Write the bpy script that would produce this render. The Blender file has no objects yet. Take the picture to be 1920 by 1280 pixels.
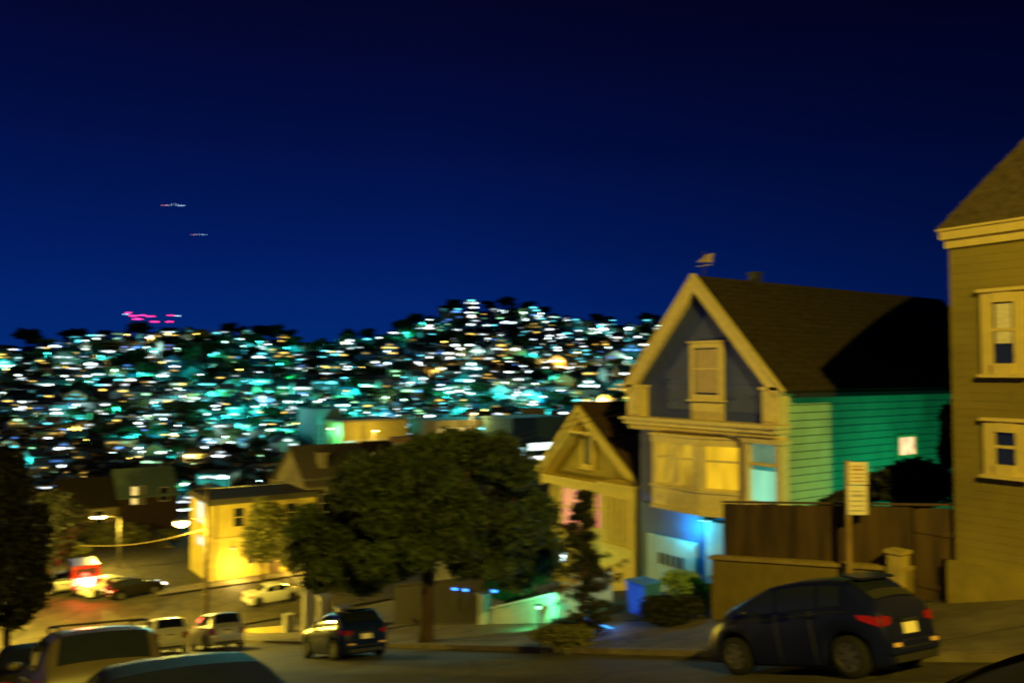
import bpy, bmesh, math, random
import numpy as np
from mathutils import Vector, Matrix
random.seed(7); rng = np.random.default_rng(7)
SC = bpy.context.scene; COL = SC.collection
R = math.radians
# ------------------------------------------------------------------ camera, sky, exposure
# world x = across the street towards the lots, y = down the street, z up; the eye is at the origin
F = 1501.0; PITCH = math.atan(60 / F); HD = R(34)
cam = bpy.data.cameras.new('camera'); cam.sensor_width = 36; cam.lens = 36 * F / 1920
cam.clip_start = .05; cam.clip_end = 6000
cam.dof.use_dof = True; cam.dof.focus_distance = 1.0     # lens left focused close by: the town is soft
cam.dof.aperture_fstop = 22; cam.dof.aperture_ratio = .125
co = bpy.data.objects.new('camera', cam); COL.objects.link(co)
co.rotation_euler = (R(90) + PITCH, 0, -HD); SC.camera = co
SC.view_settings.view_transform = 'Standard'; SC.view_settings.look = 'None'
SC.view_settings.exposure = 0; SC.view_settings.gamma = 1
try:
    SC.cycles.use_denoising = True; SC.cycles.max_bounces = 5; SC.cycles.sample_clamp_indirect = 4
    SC.cycles.use_light_tree = True
except Exception: pass
W = bpy.data.worlds.new("World"); SC.world = W; W.use_nodes = True
nt = W.node_tree; bg = nt.nodes['Background']
tc = nt.nodes.new('ShaderNodeTexCoord'); sp = nt.nodes.new('ShaderNodeSeparateXYZ')
rp = nt.nodes.new('ShaderNodeValToRGB'); nt.links.new(tc.outputs['Generated'], sp.inputs[0]); nt.links.new(sp.outputs['Z'], rp.inputs[0])
el = rp.color_ramp.elements
el[0].position = 0; el[0].color = (.0010, .024, .175, 1)
el[1].position = .47; el[1].color = (.0014, .0014, .013, 1)
for p, c in ((.09, (.0006, .0155, .145, 1)), (.16, (.0005, .0098, .104, 1)), (.27, (.0006, .0046, .056, 1)), (.38, (.001, .0022, .028, 1))):
    e = el.new(p); e.color = c
dt = nt.nodes.new('ShaderNodeVectorMath'); dt.operation = 'DOT_PRODUCT'; dt.inputs[1].default_value = (math.cos(HD), -math.sin(HD), 0)
nt.links.new(tc.outputs['Generated'], dt.inputs[0])
mr = nt.nodes.new('ShaderNodeMapRange'); mr.inputs['From Min'].default_value = -.1; mr.inputs['From Max'].default_value = .62
mr.inputs['To Min'].default_value = 1.0; mr.inputs['To Max'].default_value = .35
nt.links.new(dt.outputs['Value'], mr.inputs[0])
mx = nt.nodes.new('ShaderNodeVectorMath'); mx.operation = 'SCALE'
nt.links.new(rp.outputs[0], mx.inputs[0]); nt.links.new(mr.outputs[0], mx.inputs['Scale']); nt.links.new(mx.outputs[0], bg.inputs['Color'])
bg.inputs['Strength'].default_value = 1.0
SODIUM = (1.0, .73, .07)
KX = 13.05        # far kerb line

# ------------------------------------------------------------------ pixel <-> place helpers (photo pixels, 1920 x 1280)
def ray(px, py):
    x = (px - 960) / F; y = (640 - py) / F
    f = math.cos(PITCH) - y * math.sin(PITCH); up = math.sin(PITCH) + y * math.cos(PITCH)
    return Vector((x * math.cos(HD) + f * math.sin(HD), -x * math.sin(HD) + f * math.cos(HD), up))
def atx(px, py, X): r = ray(px, py); return r * (X / r.x)
def aty(px, py, Y): r = ray(px, py); return r * (Y / r.y)
def atd(px, py, d):
    r = ray(px, py); return r * (d / (r.x * math.sin(HD) + r.y * math.cos(HD)))
def sm(a, b, t):
    t = min(1, max(0, (t - a) / (b - a))); return t * t * (3 - 2 * t)
RID = [(-900, 690), (-300, 668), (0, 655), (60, 648), (150, 643), (250, 630), (330, 622), (420, 626), (520, 637), (600, 643), (700, 634),
       (760, 612), (850, 586), (940, 581), (1000, 590), (1100, 604), (1200, 612), (1300, 618), (1500, 640), (1900, 690), (3000, 700)]
RX = [a for a, b in RID]; RY = [b for a, b in RID]
DR = 620.0
def road_line(y):                      # height of the street's near edge along the hill
    if y < 9: z = -1.65 - .285 * y
    elif y < 54: z = -1.65 - 2.565 - .265 * (y - 9)
    elif y < 66:
        t = y - 54; z = -16.14 - .265 * t + (.235 / 24) * t * t
    else: z = -17.91 - .03 * (y - 66)
    return z
def road_z(x, y): return road_line(y) - .078 * min(max(x, -3), 14) * (1 - sm(50, 66, y))
def near_z(x, y):
    z = road_z(x, y)
    k = 1 - sm(48, 58, y)
    if x > KX: z += k * (.16 + (.10 * (1 - .7 * sm(9, 17, y))) * min(x - KX, 17 - KX) + .11 * max(0, min(x - 17, 6)))
    if x < .8: z += k * .15
    return z
def hill_z(x, y):
    d = x * math.sin(HD) + y * math.cos(HD)
    X = (x * math.cos(HD) - y * math.sin(HD)) / max(d, 1)
    px = X * F + 960
    zr = (700 - float(np.interp(px, RX, RY))) / F * DR
    t = (d - 150) / (DR - 150)
    zb = -27
    if t <= 0: return zb - t * 6
    if t <= 1: return zb + (zr - zb) * (t ** .92)
    return zr - (t - 1) * 70
def gz(x, y):
    d = x * math.sin(HD) + y * math.cos(HD)
    k = sm(85, 150, d)
    return near_z(x, y) * (1 - k) + hill_z(x, y) * k if k > 0 else near_z(x, y)
def on_ground(px, py, d0=3, d1=700):
    d = d0; st = .25
    while d < d1:
        p = atd(px, py, d)
        if p.z <= gz(p.x, p.y): return Vector((p.x, p.y, gz(p.x, p.y)))
        d += st if d < 120 else 2.0
    return atd(px, py, d1)

# ------------------------------------------------------------------ materials
MATS = {}
def M(name, col=(.5, .5, .5), rough=.75, var=.18, scale=3.0, bump=.0, metal=0, emis=None, es=1.0, stretch=(1, 1, 1), coat=0, spec=.5):
    if name in MATS: return MATS[name]
    m = bpy.data.materials.new(name); m.use_nodes = True; t = m.node_tree; b = t.nodes['Principled BSDF']
    b.inputs['Roughness'].default_value = rough; b.inputs['Metallic'].default_value = metal
    b.inputs['Specular IOR Level'].default_value = spec
    if coat: b.inputs['Coat Weight'].default_value = coat; b.inputs['Coat Roughness'].default_value = .05
    c = t.nodes.new('ShaderNodeTexCoord'); mp = t.nodes.new('ShaderNodeMapping'); mp.inputs['Scale'].default_value = stretch
    t.links.new(c.outputs['Object'], mp.inputs[0])
    n = t.nodes.new('ShaderNodeTexNoise'); n.inputs['Scale'].default_value = scale; n.inputs['Detail'].default_value = 5; n.inputs['Roughness'].default_value = .65
    t.links.new(mp.outputs[0], n.inputs['Vector'])
    r = t.nodes.new('ShaderNodeValToRGB'); lo = 1 - var * 1.6; hi = 1 + var
    r.color_ramp.elements[0].position = .3; r.color_ramp.elements[1].position = .72
    r.color_ramp.elements[0].color = tuple(max(0, x * lo) for x in col) + (1,); r.color_ramp.elements[1].color = tuple(min(1, x * hi) for x in col) + (1,)
    t.links.new(n.outputs['Fac'], r.inputs[0]); t.links.new(r.outputs[0], b.inputs['Base Color'])
    if bump:
        bp = t.nodes.new('ShaderNodeBump'); bp.inputs['Strength'].default_value = bump; bp.inputs['Distance'].default_value = .02
        t.links.new(n.outputs['Fac'], bp.inputs['Height']); t.links.new(bp.outputs[0], b.inputs['Normal'])
    if emis:
        b.inputs['Emission Color'].default_value = (*emis, 1); b.inputs['Emission Strength'].default_value = es
    MATS[name] = m; return m
def LIT(name, emis, es, var=.35, scale=2.0, stretch=(1, 1, 1), light=False):     # lit windows: curtains glow unevenly
    if name in MATS: return MATS[name]
    m = M(name, (.06, .06, .06), .4, emis=emis, es=es); t = m.node_tree; b = t.nodes['Principled BSDF']
    c = t.nodes.new('ShaderNodeTexCoord'); mp = t.nodes.new('ShaderNodeMapping'); mp.inputs['Scale'].default_value = stretch
    n = t.nodes.new('ShaderNodeTexNoise'); n.inputs['Scale'].default_value = scale
    mm = t.nodes.new('ShaderNodeMapRange'); mm.inputs['From Min'].default_value = .3; mm.inputs['From Max'].default_value = .7
    mm.inputs['To Min'].default_value = es * (1 - var); mm.inputs['To Max'].default_value = es * (1 + var)
    t.links.new(c.outputs['Object'], mp.inputs[0]); t.links.new(mp.outputs[0], n.inputs['Vector'])
    t.links.new(n.outputs['Fac'], mm.inputs[0]); t.links.new(mm.outputs[0], b.inputs['Emission Strength'])
    if not light: m.cycles.emission_sampling = 'NONE'
    return m

# ------------------------------------------------------------------ mesh helpers
class MB:
    def __init__(s): s.v = []; s.f = []
    def add(s, vs, fs):
        o = len(s.v); s.v += [tuple(x) for x in vs]; s.f += [tuple(i + o for i in f) for f in fs]; return s
    def box(s, x0, x1, y0, y1, z0, z1):
        return s.add([(x0, y0, z0), (x1, y0, z0), (x1, y1, z0), (x0, y1, z0), (x0, y0, z1), (x1, y0, z1), (x1, y1, z1), (x0, y1, z1)],
                     [(0, 3, 2, 1), (4, 5, 6, 7), (0, 1, 5, 4), (1, 2, 6, 5), (2, 3, 7, 6), (3, 0, 4, 7)])
    def prism(s, poly, ext):            # poly: 3-D points of one face; ext: extrusion vector
        n = len(poly); ext = Vector(ext); a = [Vector(p) for p in poly]
        return s.add(a + [p + ext for p in a], [tuple(range(n)), tuple(range(2 * n - 1, n - 1, -1))] + [(i, i + n, (i + 1) % n + n, (i + 1) % n) for i in range(n)])
    def tube(s, pts, r, n=8, caps=True):
        pts = [Vector(p) for p in pts]; rr = r if isinstance(r, (list, tuple)) else [r] * len(pts)
        vs = []; 
        for i, p in enumerate(pts):
            d = (pts[min(i + 1, len(pts) - 1)] - pts[max(i - 1, 0)]).normalized()
            a = d.cross(Vector((0, 0, 1)) if abs(d.z) < .9 else Vector((1, 0, 0))).normalized(); b = d.cross(a)
            vs += [p + (a * math.cos(q * 2 * math.pi / n) + b * math.sin(q * 2 * math.pi / n)) * rr[i] for q in range(n)]
        fs = [(i * n + q, i * n + (q + 1) % n, (i + 1) * n + (q + 1) % n, (i + 1) * n + q) for i in range(len(pts) - 1) for q in range(n)]
        if caps: fs += [tuple(range(n - 1, -1, -1)), tuple(range((len(pts) - 1) * n, len(pts) * n))]
        return s.add(vs, fs)
    def ball(s, c, rx, ry, rz, nu=12, nv=8):
        vs = [(c[0], c[1], c[2] - rz)]
        for j in range(1, nv):
            a = -math.pi / 2 + math.pi * j / nv
            vs += [(c[0] + rx * math.cos(a) * math.cos(2 * math.pi * i / nu), c[1] + ry * math.cos(a) * math.sin(2 * math.pi * i / nu), c[2] + rz * math.sin(a)) for i in range(nu)]
        vs.append((c[0], c[1], c[2] + rz)); L = len(vs) - 1
        fs = [(0, 1 + (i + 1) % nu, 1 + i) for i in range(nu)]
        for j in range(nv - 2):
            for i in range(nu): fs.append((1 + j * nu + i, 1 + j * nu + (i + 1) % nu, 1 + (j + 1) * nu + (i + 1) % nu, 1 + (j + 1) * nu + i))
        fs += [(L, 1 + (nv - 2) * nu + i, 1 + (nv - 2) * nu + (i + 1) % nu) for i in range(nu)]
        return s.add(vs, fs)
    def grid(s, P):                     # P: rows of points
        n = len(P[0]); o = [p for r in P for p in r]
        return s.add(o, [(j * n + i, j * n + i + 1, (j + 1) * n + i + 1, (j + 1) * n + i) for j in range(len(P) - 1) for i in range(n - 1)])
    def build(s, name, mat, parent=None, origin=None, smooth=False, label=None, bevel=0):
        if origin is None and parent is not None and parent.get('_o') is not None: origin = parent['_o']
        ox, oy, oz = origin if origin is not None else (0, 0, 0)
        me = bpy.data.meshes.new(name); me.from_pydata([(x - ox, y - oy, z - oz) for x, y, z in s.v], [], s.f); me.update()
        bm = bmesh.new(); bm.from_mesh(me); bmesh.ops.recalc_face_normals(bm, faces=bm.faces); bm.to_mesh(me); bm.free()
        if smooth: me.polygons.foreach_set('use_smooth', [True] * len(me.polygons))
        o = bpy.data.objects.new(name, me); COL.objects.link(o); me.materials.append(mat)
        if parent is not None:
            o.parent = parent
            if parent.type == 'MESH' and parent.get('_o') is not None: pass
            o['_o'] = (ox, oy, oz)
        elif origin is not None: o.location = origin; o['_o'] = (ox, oy, oz)
        if label: o['label'] = label
        if bevel:
            b = o.modifiers.new('bevel', 'BEVEL'); b.width = bevel; b.segments = 2; b.limit_method = 'ANGLE'
        return o
def tag(o, label, cat, group=None, kind=None):
    if label: o['label'] = label
    if cat: o['category'] = cat
    if group: o['group'] = group
    if kind: o['kind'] = kind
    return o
def thing(name, loc, label, cat, group=None, mw=None):
    o = bpy.data.objects.new(name, None); COL.objects.link(o); o.empty_display_size = .2
    if mw is not None: o.matrix_world = mw; o['_o'] = (0, 0, 0)      # children in local coordinates
    else: o.location = loc; o['_o'] = tuple(loc)                     # children in world coordinates
    return tag(o, label, cat, group)
def copy_tree(o, parent=None):
    c = o.copy(); COL.objects.link(c)
    if parent is not None: c.parent = parent
    for ch in list(o.children): copy_tree(ch, c)
    return c
def lamp(name, loc, power, col, parent=None, size=.12, spot=None, to=None):
    l = bpy.data.lights.new(name, 'SPOT' if spot else 'POINT'); l.energy = power; l.color = col; l.shadow_soft_size = size
    o = bpy.data.objects.new(name, l); COL.objects.link(o)
    if spot:
        l.spot_size = R(spot); l.spot_blend = .6
        o.rotation_euler = (Vector(to) - Vector(loc)).to_track_quat('-Z', 'Y').to_euler()
    if parent is not None:
        o.parent = parent; oo = parent.get('_o') or (0, 0, 0)
        o.location = tuple(a - b for a, b in zip(loc, oo))
    else: o.location = loc
    return o
def leaves(blobs, n, size, mat, name, parent=None, origin=None, droop=0.0, aspect=2.2, seed=1, shell=.55):
    g = np.random.default_rng(seed); C = np.array([b[:3] for b in blobs], float); Rr = np.array([b[3:6] for b in blobs], float)
    w = (Rr[:, 0] * Rr[:, 1] * Rr[:, 2]) ** .67; k = g.choice(len(blobs), n, p=w / w.sum())
    d = g.normal(size=(n, 3)); d /= np.linalg.norm(d, axis=1)[:, None]
    rad = shell + (1.06 - shell) * g.random(n) ** .6; rad *= 1 + .10 * g.normal(size=n)
    c = C[k] + d * rad[:, None] * Rr[k]
    a = g.normal(size=(n, 3)); a[:, 2] -= droop; a /= np.linalg.norm(a, axis=1)[:, None]
    b = np.cross(a, g.normal(size=(n, 3))); b /= np.linalg.norm(b, axis=1)[:, None] + 1e-9
    s = size * (.6 + .8 * g.random(n)); a = a * (s * aspect / 2)[:, None]; b = b * (s / 2)[:, None]
    v = np.stack([c - a, c + b, c + a, c - b], 1).reshape(-1, 3)
    if origin is None and parent is not None: origin = parent.get('_o') or (0, 0, 0)
    if origin is None: origin = (0, 0, 0)
    v -= np.array(list(origin))
    me = bpy.data.meshes.new(name); me.vertices.add(len(v)); me.vertices.foreach_set('co', v.ravel())
    me.loops.add(4 * n); me.loops.foreach_set('vertex_index', np.arange(4 * n)); me.polygons.add(n)
    me.polygons.foreach_set('loop_start', np.arange(0, 4 * n, 4)); me.update(calc_edges=True); me.validate()
    me.materials.append(mat); o = bpy.data.objects.new(name, me); COL.objects.link(o)
    if parent is not None: o.parent = parent
    else: o.location = origin
    o['_o'] = tuple(origin); return o

# ------------------------------------------------------------------ setting: ground, street, hill
def sheet(name, xs, ys, fz, mat):
    m = MB(); m.grid([[(x, y, fz(x, y)) for x in xs] for y in ys])
    o = m.build(name, mat, smooth=True); o['kind'] = 'structure'; return o
def lin(a, b, n): return [a + (b - a) * i / (n - 1) for i in range(n)]
m_soil = M('soil', (.035, .028, .016), .95, .4, 1.2, .5)
m_asph = M('asphalt', (.046, .036, .020), .8, .45, .7, .35)
m_conc = M('concrete', (.13, .105, .06), .85, .35, .8, .3)
def crack(m, scale, width, dark):
    t = m.node_tree; b = t.nodes['Principled BSDF']; src = b.inputs['Base Color'].links[0].from_socket
    c = t.nodes.new('ShaderNodeTexCoord'); v = t.nodes.new('ShaderNodeTexVoronoi'); v.feature = 'DISTANCE_TO_EDGE'; v.inputs['Scale'].default_value = scale
    n = t.nodes.new('ShaderNodeTexNoise'); n.inputs['Scale'].default_value = 1.7; n.inputs['Detail'].default_value = 4
    a = t.nodes.new('ShaderNodeMixRGB'); a.inputs[0].default_value = .25; t.links.new(c.outputs['Object'], n.inputs['Vector']); t.links.new(c.outputs['Object'], a.inputs[1]); t.links.new(n.outputs['Color'], a.inputs[2]); t.links.new(a.outputs[0], v.inputs['Vector'])
    l = t.nodes.new('ShaderNodeMath'); l.operation = 'LESS_THAN'; l.inputs[1].default_value = width; t.links.new(v.outputs['Distance'], l.inputs[0])
    x = t.nodes.new('ShaderNodeMixRGB'); x.blend_type = 'MULTIPLY'; x.inputs[2].default_value = (dark, dark, dark, 1); t.links.new(l.outputs[0], x.inputs[0]); t.links.new(src, x.inputs[1]); t.links.new(x.outputs[0], b.inputs['Base Color'])
crack(m_asph, .32, .018, .45); crack(m_conc, .5, .012, .4)
m_kerb = M('kerb concrete', (.17, .135, .08), .85, .25, 2.0, .2)
xs = lin(-90, .8, 24) + lin(1.2, 12.95, 14) + [13.06, 13.3, 13.9, 15, 16.9, 17.1, 18, 19, 20, 21, 22, 23] + lin(24, 170, 50)
ys = lin(-45, 47, 70) + lin(48, 72, 40) + lin(73, 135, 32)
sheet('ground', xs, ys, lambda x, y: gz(x, y) - (.14 if x < 17 or y > 50 else .0) , m_soil)
sheet('road', lin(.9, 13.0, 12), lin(-45, 58, 150), lambda x, y: road_z(x, y) - .02, m_asph)
sheet('cross_road', lin(-90, 120, 80), lin(58, 70.5, 22), lambda x, y: gz(x, y) - .02 - .0, m_asph)
sheet('far_road', lin(1, 13.0, 10), lin(70.5, 128, 40), lambda x, y: gz(x, y) - .02, m_asph)
def strip(name, x0, x1, y0, y1, dz, mat, n=60, h=.2):
    m = MB()
    for i, (ya, yb) in enumerate(zip(lin(y0, y1, n)[:-1], lin(y0, y1, n)[1:])):
        pass
    Y = lin(y0, y1, n); top = [[(x, y, gz(x, y) + dz) for x in (x0, (x0 + x1) / 2, x1)] for y in Y]
    m.grid(top)
    m.grid([[(x0, y, gz(x0, y) + dz), (x0, y, gz(x0, y) + dz - h)] for y in Y]); m.grid([[(x1, y, gz(x1, y) + dz), (x1, y, gz(x1, y) + dz - h)] for y in Y])
    o = m.build(name, mat); o['kind'] = 'structure'; return o
strip('far_pavement', 13.30, 16.95, -40, 56, -.02, m_conc)
strip('far_kerb', 13.07, 13.295, -40, 56, -.012, m_kerb, h=.35)
strip('near_pavement', -3.2, .55, -40, 56, -.02, m_conc)
strip('near_kerb', .56, .79, -40, 56, -.012, m_kerb, h=.35)
strip('corner_pavement', 13, 60, 70.6, 72.9, .10, m_conc, n=30)
# hill: a fan of terrain from the valley up to the ridge and over
m_hill = M('hill scrub', (.035, .045, .03), .95, .5, .05, .3)
m = MB(); PX = lin(-1100, 2700, 120); DD = lin(105, 620, 60) + [640, 680, 740, 820]
def fan(px, d):
    X = (px - 960) / F; x = d * (X * math.cos(HD) + math.sin(HD)); y = d * (-X * math.sin(HD) + math.cos(HD)); return (x, y, gz(x, y) - .1)
m.grid([[fan(px, d) for px in PX] for d in DD])
o = m.build('hill', m_hill, smooth=True); o['kind'] = 'structure'

# ------------------------------------------------------------------ general building pieces
m_glass = M('dark window glass', (.015, .02, .03), .06, .1, 2, spec=.8)
m_blind = M('pale window blind', (.62, .56, .46), .8, .12, 6, stretch=(1, 1, 5))
m_trim = M('cream trim paint', (.80, .66, .30), .6, .10, 5, .08)
m_white = M('white trim paint', (.78, .74, .66), .6, .08, 5, .05)
def clap(m, along, a0, a1, z0, z1, at, out, step, topf=None, t=.022, gap=0):
    """clapboards on a wall; along 'x' or 'y', the wall stands at `at` on the other axis, facing `out` (+1/-1)"""
    z = z0
    while z < z1 - .01:
        zt = min(z + step, z1)
        def pt(a, zz, off): return (a, at + out * off, zz) if along == 'x' else (at + out * off, a, zz)
        z += gap
        m.add([pt(a0, z, t), pt(a1, z, t), pt(a1, zt, .004), pt(a0, zt, .004), pt(a0, z, .0), pt(a1, z, .0)], [(0, 1, 2, 3), (4, 5, 1, 0)])
        z = zt
    return m

# ------------------------------------------------------------------ the blue house
m_slate = M('slate blue paint', (.06, .085, .36), .7, .12, 2.5, .1)
m_green = M('pale green clapboard paint', (.34, .56, .40), .7, .25, .7, .1, stretch=(1, 1, .6))
m_shing = M('dark roof shingles', (.040, .028, .010), .95, .45, 5, .6)
m_teal = M('deep teal paint', (.005, .075, .20), .6, .15, 3, .08)
BV, U0, U1, UM = 21.0, 15.95, 22.45, 19.22
bh = thing('gabled_house', (BV, UM, -8.2), 'slate blue gabled house with cream trim, lit bay window and green clapboard side wall', 'house')
m = MB(); m.box(BV, 36, U0 + .04, U1, -8.6, -1.75)
m.prism([(BV, U0 + .04, -1.75), (BV, U1, -1.75), (BV, U1, -.35), (BV, UM, 3.18), (BV, U0 + .04, -.35)], (15, 0, 0))
clap(m, 'y', U0 + .04, U1, -8.6, -.35, BV, -1, .155, t=.012)
z = -.35
while z < 3.1:      # gable clapboards, narrowing
    k = (3.18 - z) / 3.53; k2 = (3.18 - min(z + .155, 3.17)) / 3.53
    m.add([(BV - .012, UM + (U0 + .04 - UM) * k, z), (BV - .012, UM + (U1 - UM) * k, z), (BV - .003, UM + (U1 - UM) * k2, z + .155), (BV - .003, UM + (U0 + .04 - UM) * k2, z + .155)], [(0, 1, 2, 3)]); z += .155
m.build('front_wall', m_slate, bh)
m = MB(); clap(m, 'x', BV + .02, 36, -8.6, -.45, U0, -1, .245, t=.03, gap=.028); m.build('side_wall', m_green, bh, label='green clapboard side wall')
# roof: two slabs with shingle courses
def roof_slab(m, x0, x1, ye, ze, yr, zr, th, courses=22):
    P = []
    n = Vector((0, -(zr - ze), (yr - ye))).normalized()
    if n.z < 0: n = -n
    for i in range(courses):
        a = i / courses; b = (i + 1) / courses
        pa = Vector((0, ye + (yr - ye) * a, ze + (zr - ze) * a)); pb = Vector((0, ye + (yr - ye) * b, ze + (zr - ze) * b))
        q0 = pa + n * (th + .02); q1 = pb + n * (th + .002); q2 = pa + n * th
        m.add([(x0, q0.y, q0.z), (x1, q0.y, q0.z), (x1, q1.y, q1.z), (x0, q1.y, q1.z), (x0, q2.y, q2.z), (x1, q2.y, q2.z)], [(0, 1, 2, 3), (4, 5, 1, 0)])
    a = Vector((0, ye, ze)); b = Vector((0, yr, zr))
    m.prism([(x0, a.y, a.z), (x0, b.y, b.z), (x0, (b + n * th).y, (b + n * th).z), (x0, (a + n * th).y, (a + n * th).z)], (x1 - x0, 0, 0))
m = MB(); roof_slab(m, 20.62, 36.4, 15.62, -.62, UM, 3.26, .14); roof_slab(m, 20.62, 36.4, 22.82, -.62, UM, 3.26, .14)
rf = m.build('roof', m_shing, bh)
m = MB(); m.box(23.4, 23.75, 18.95, 19.3, 3.1, 3.62); m.box(23.36, 23.79, 18.91, 19.34, 3.62, 3.68); m.build('chimney', M('dark flue metal', (.04, .04, .045), .6), rf)
m = MB(); m.box(21, 36.4, 15.46, 15.6, -.74, -.6); m.build('gutter', M('dark gutter metal', (.03, .03, .03), .5), rf)
# bargeboards with a moulded inner edge
m = MB()
for ye in (15.66, 22.78):
    s = 1 if ye < UM else -1
    dirv = Vector((0, UM - ye, 3.88)).normalized(); dn = Vector((0, s * dirv.z, -abs(dirv.y)))
    A = Vector((0, ye, -.6)); Bp = Vector((0, UM, 3.29))
    for (w0, w1, x0, x1) in ((-.03, .27, 20.44, 20.56), (.02, .09, 20.562, 20.985), (.27, .32, 20.46, 20.54), (-.10, -.03, 20.38, 20.56)):
        cut = lambda w: Bp + Vector((0, 0, -w / abs(dirv.y)))
        p = [A + dn * w0, cut(w0), cut(w1), A + dn * w1]
        m.prism([(x0, q.y, q.z) for q in p], (x1 - x0, 0, 0))
m.build('bargeboard', m_trim, bh)
for a, b in ((15.78, 16.42), (22.0, 22.64)):
    m = MB(); m.box(20.5, 20.98, a, b, -1.58, -.52); m.box(20.44, 20.99, a - .06, b + .06, -.52, -.42); m.box(20.46, 20.49, a + .14, b - .14, -1.5, -.6)
    for k in range(3): m.box(20.47, 20.5, a + .05 + k * .2, a + .13 + k * .2, -1.45, -.62)
    m.build('corner_block', m_trim, bh)
m = MB(); m.box(20.2, 20.985, 15.72, 22.7, -1.70, -1.585); m.box(20.32, 20.985, 15.78, 22.64, -1.86, -1.70); m.box(20.55, 20.985, 15.84, 22.58, -2.06, -1.86)
y = 15.9
while y < 22.5: m.box(20.40, 20.549, y, y + .09, -1.985, -1.862); y += .17
m.build('cornice', m_trim, bh)
def sash(par, x, y0, y1, z0, z1, fr=.11, out=.07, pane=m_glass, frame=m_trim, mid=True, blind=None, muntin=0, name='window', bl=(0, 1), plab=None):
    """window in a wall facing -x at x: frame (part) with pane, blind as sub-parts"""
    m = MB(); xo = x - out
    m.box(xo, x + .05, y0 - fr, y0, z0 - fr, z1 + fr); m.box(xo, x + .05, y1, y1 + fr, z0 - fr, z1 + fr)
    m.box(xo - .02, x + .05, y0, y1, z1, z1 + fr); m.box(xo - .05, x + .05, y0 - fr * .0, y1, z0 - fr, z0)
    m.box(xo - .06, x + .02, y0 - fr - .05, y1 + fr + .05, z1 + fr + .002, z1 + fr + .07); m.box(xo - .09, x + .02, y0 - fr - .05, y1 + fr + .05, z0 - fr - .07, z0 - fr - .002)
    zm = z0 + (z1 - z0) * .55
    if mid: m.box(xo + .02, x + .04, y0, y1, zm - .03, zm + .03)
    for k in range(muntin):
        yy = y0 + (y1 - y0) * (k + 1) / (muntin + 1); m.box(xo + .035, x + .03, yy - .012, yy + .012, zm + .03, z1)
    fo = m.build(name, frame, par)
    MB().box(xo + .05, xo + .06, y0 + .001, y1 - .001, z0 + .001, z1 - .001).build('pane', pane, fo, label=plab)
    if blind:
        h = z1 - z0; MB().box(xo + .040, xo + .047, y0 + .05, y1 - .05, z0 + h * bl[0] + .03, z0 + h * bl[1] - .03).build('blind', blind, fo)
    return fo
# gable window
gw = sash(bh, BV - .02, 18.52, 19.62, -.72, .88, fr=.17, out=.12, blind=M('peach window shade', (.55, .42, .30), .85, .15, 5), bl=(.02, .98), muntin=4)
MB().box(20.9, 20.985, 18.36, 19.78, -1.58, -1.0).build('apron_panel', m_trim, gw)
# canted bay: front face and right-hand slanted face
bay = MB()
BP = [(BV + .3, 21.55), (20.25, 21.05), (20.25, 18.85), (BV - .02, 17.45)]
def bay_ring(m, z0, z1, off=0.0):
    pts = [(BP[0][0], BP[0][1] + off), (BP[1][0] - off, BP[1][1] + off * .5), (BP[2][0] - off, BP[2][1] - off * .6), (BP[3][0] - off * .5, BP[3][1] - off)]
    m.prism([(a, b, z0) for a, b in pts], (0, 0, z1 - z0))
bay_ring(bay, -4.62, -3.98); bay_ring(bay, -4.74, -4.622, .06); bay_ring(bay, -3.978, -3.90, .07); bay_ring(bay, -2.42, -2.18, .03); bay_ring(bay, -2.178, -2.10, .10)
bo = bay.build('bay_window', m_trim, bh)
m_warm = LIT('warm lit curtain', (1.0, .58, .015), .95, .35, 2.0, (1, 1, .3))
m_dim = LIT('dim amber curtain', (1.0, .60, .03), .42, .5, 3.0, (1, 1, .4))
m_mint = LIT('mint lit shade', (.36, 1.0, .60), .75, .3, 1.6, (1, 1, .2))
def bay_face(a, b, panes, posts):
    a = Vector((*a, 0)); b = Vector((*b, 0)); d = (b - a); L = d.length; d /= L; n = Vector((d.y, -d.x, 0))
    if n.x > 0: n = -n
    def boxl(m, s0, s1, t0, t1, z0, z1):
        q = [a + d * s0 + n * t0, a + d * s1 + n * t0, a + d * s1 + n * t1, a + d * s0 + n * t1]
        m.prism([(p.x, p.y, z0) for p in q], (0, 0, z1 - z0))
    m = MB()
    for s0, s1 in posts: boxl(m, s0 * L, s1 * L, -.10, .0, -3.898, -2.422)
    for (s0, s1, mt) in panes:
        boxl(m, s0 * L, s1 * L, -.085, -.03, -2.95, -2.88); boxl(m, s0 * L, s1 * L, -.085, -.02, -3.897, -3.82)
    po = m.build('mullion', m_trim, bo)
    for (s0, s1, mt) in panes:
        m = MB(); boxl(m, s0 * L + .004, s1 * L - .004, -.095, -.09, -3.896, -2.424); m.build('lit_pane', mt, bo)
bay_face(BP[1], BP[2], [(.12, .44, m_dim), (.58, .88, m_dim)], [(0, .12), (.44, .58), (.88, 1)])
bay_face(BP[2], BP[3], [(.16, .84, m_warm)], [(0, .16), (.84, 1)])
MB().box(BV - .04, BV + .05, 17.44, 21.0, -4.5, -2.3).build('bay_back', M('room shadow', (.03, .03, .03)), bo)
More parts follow.
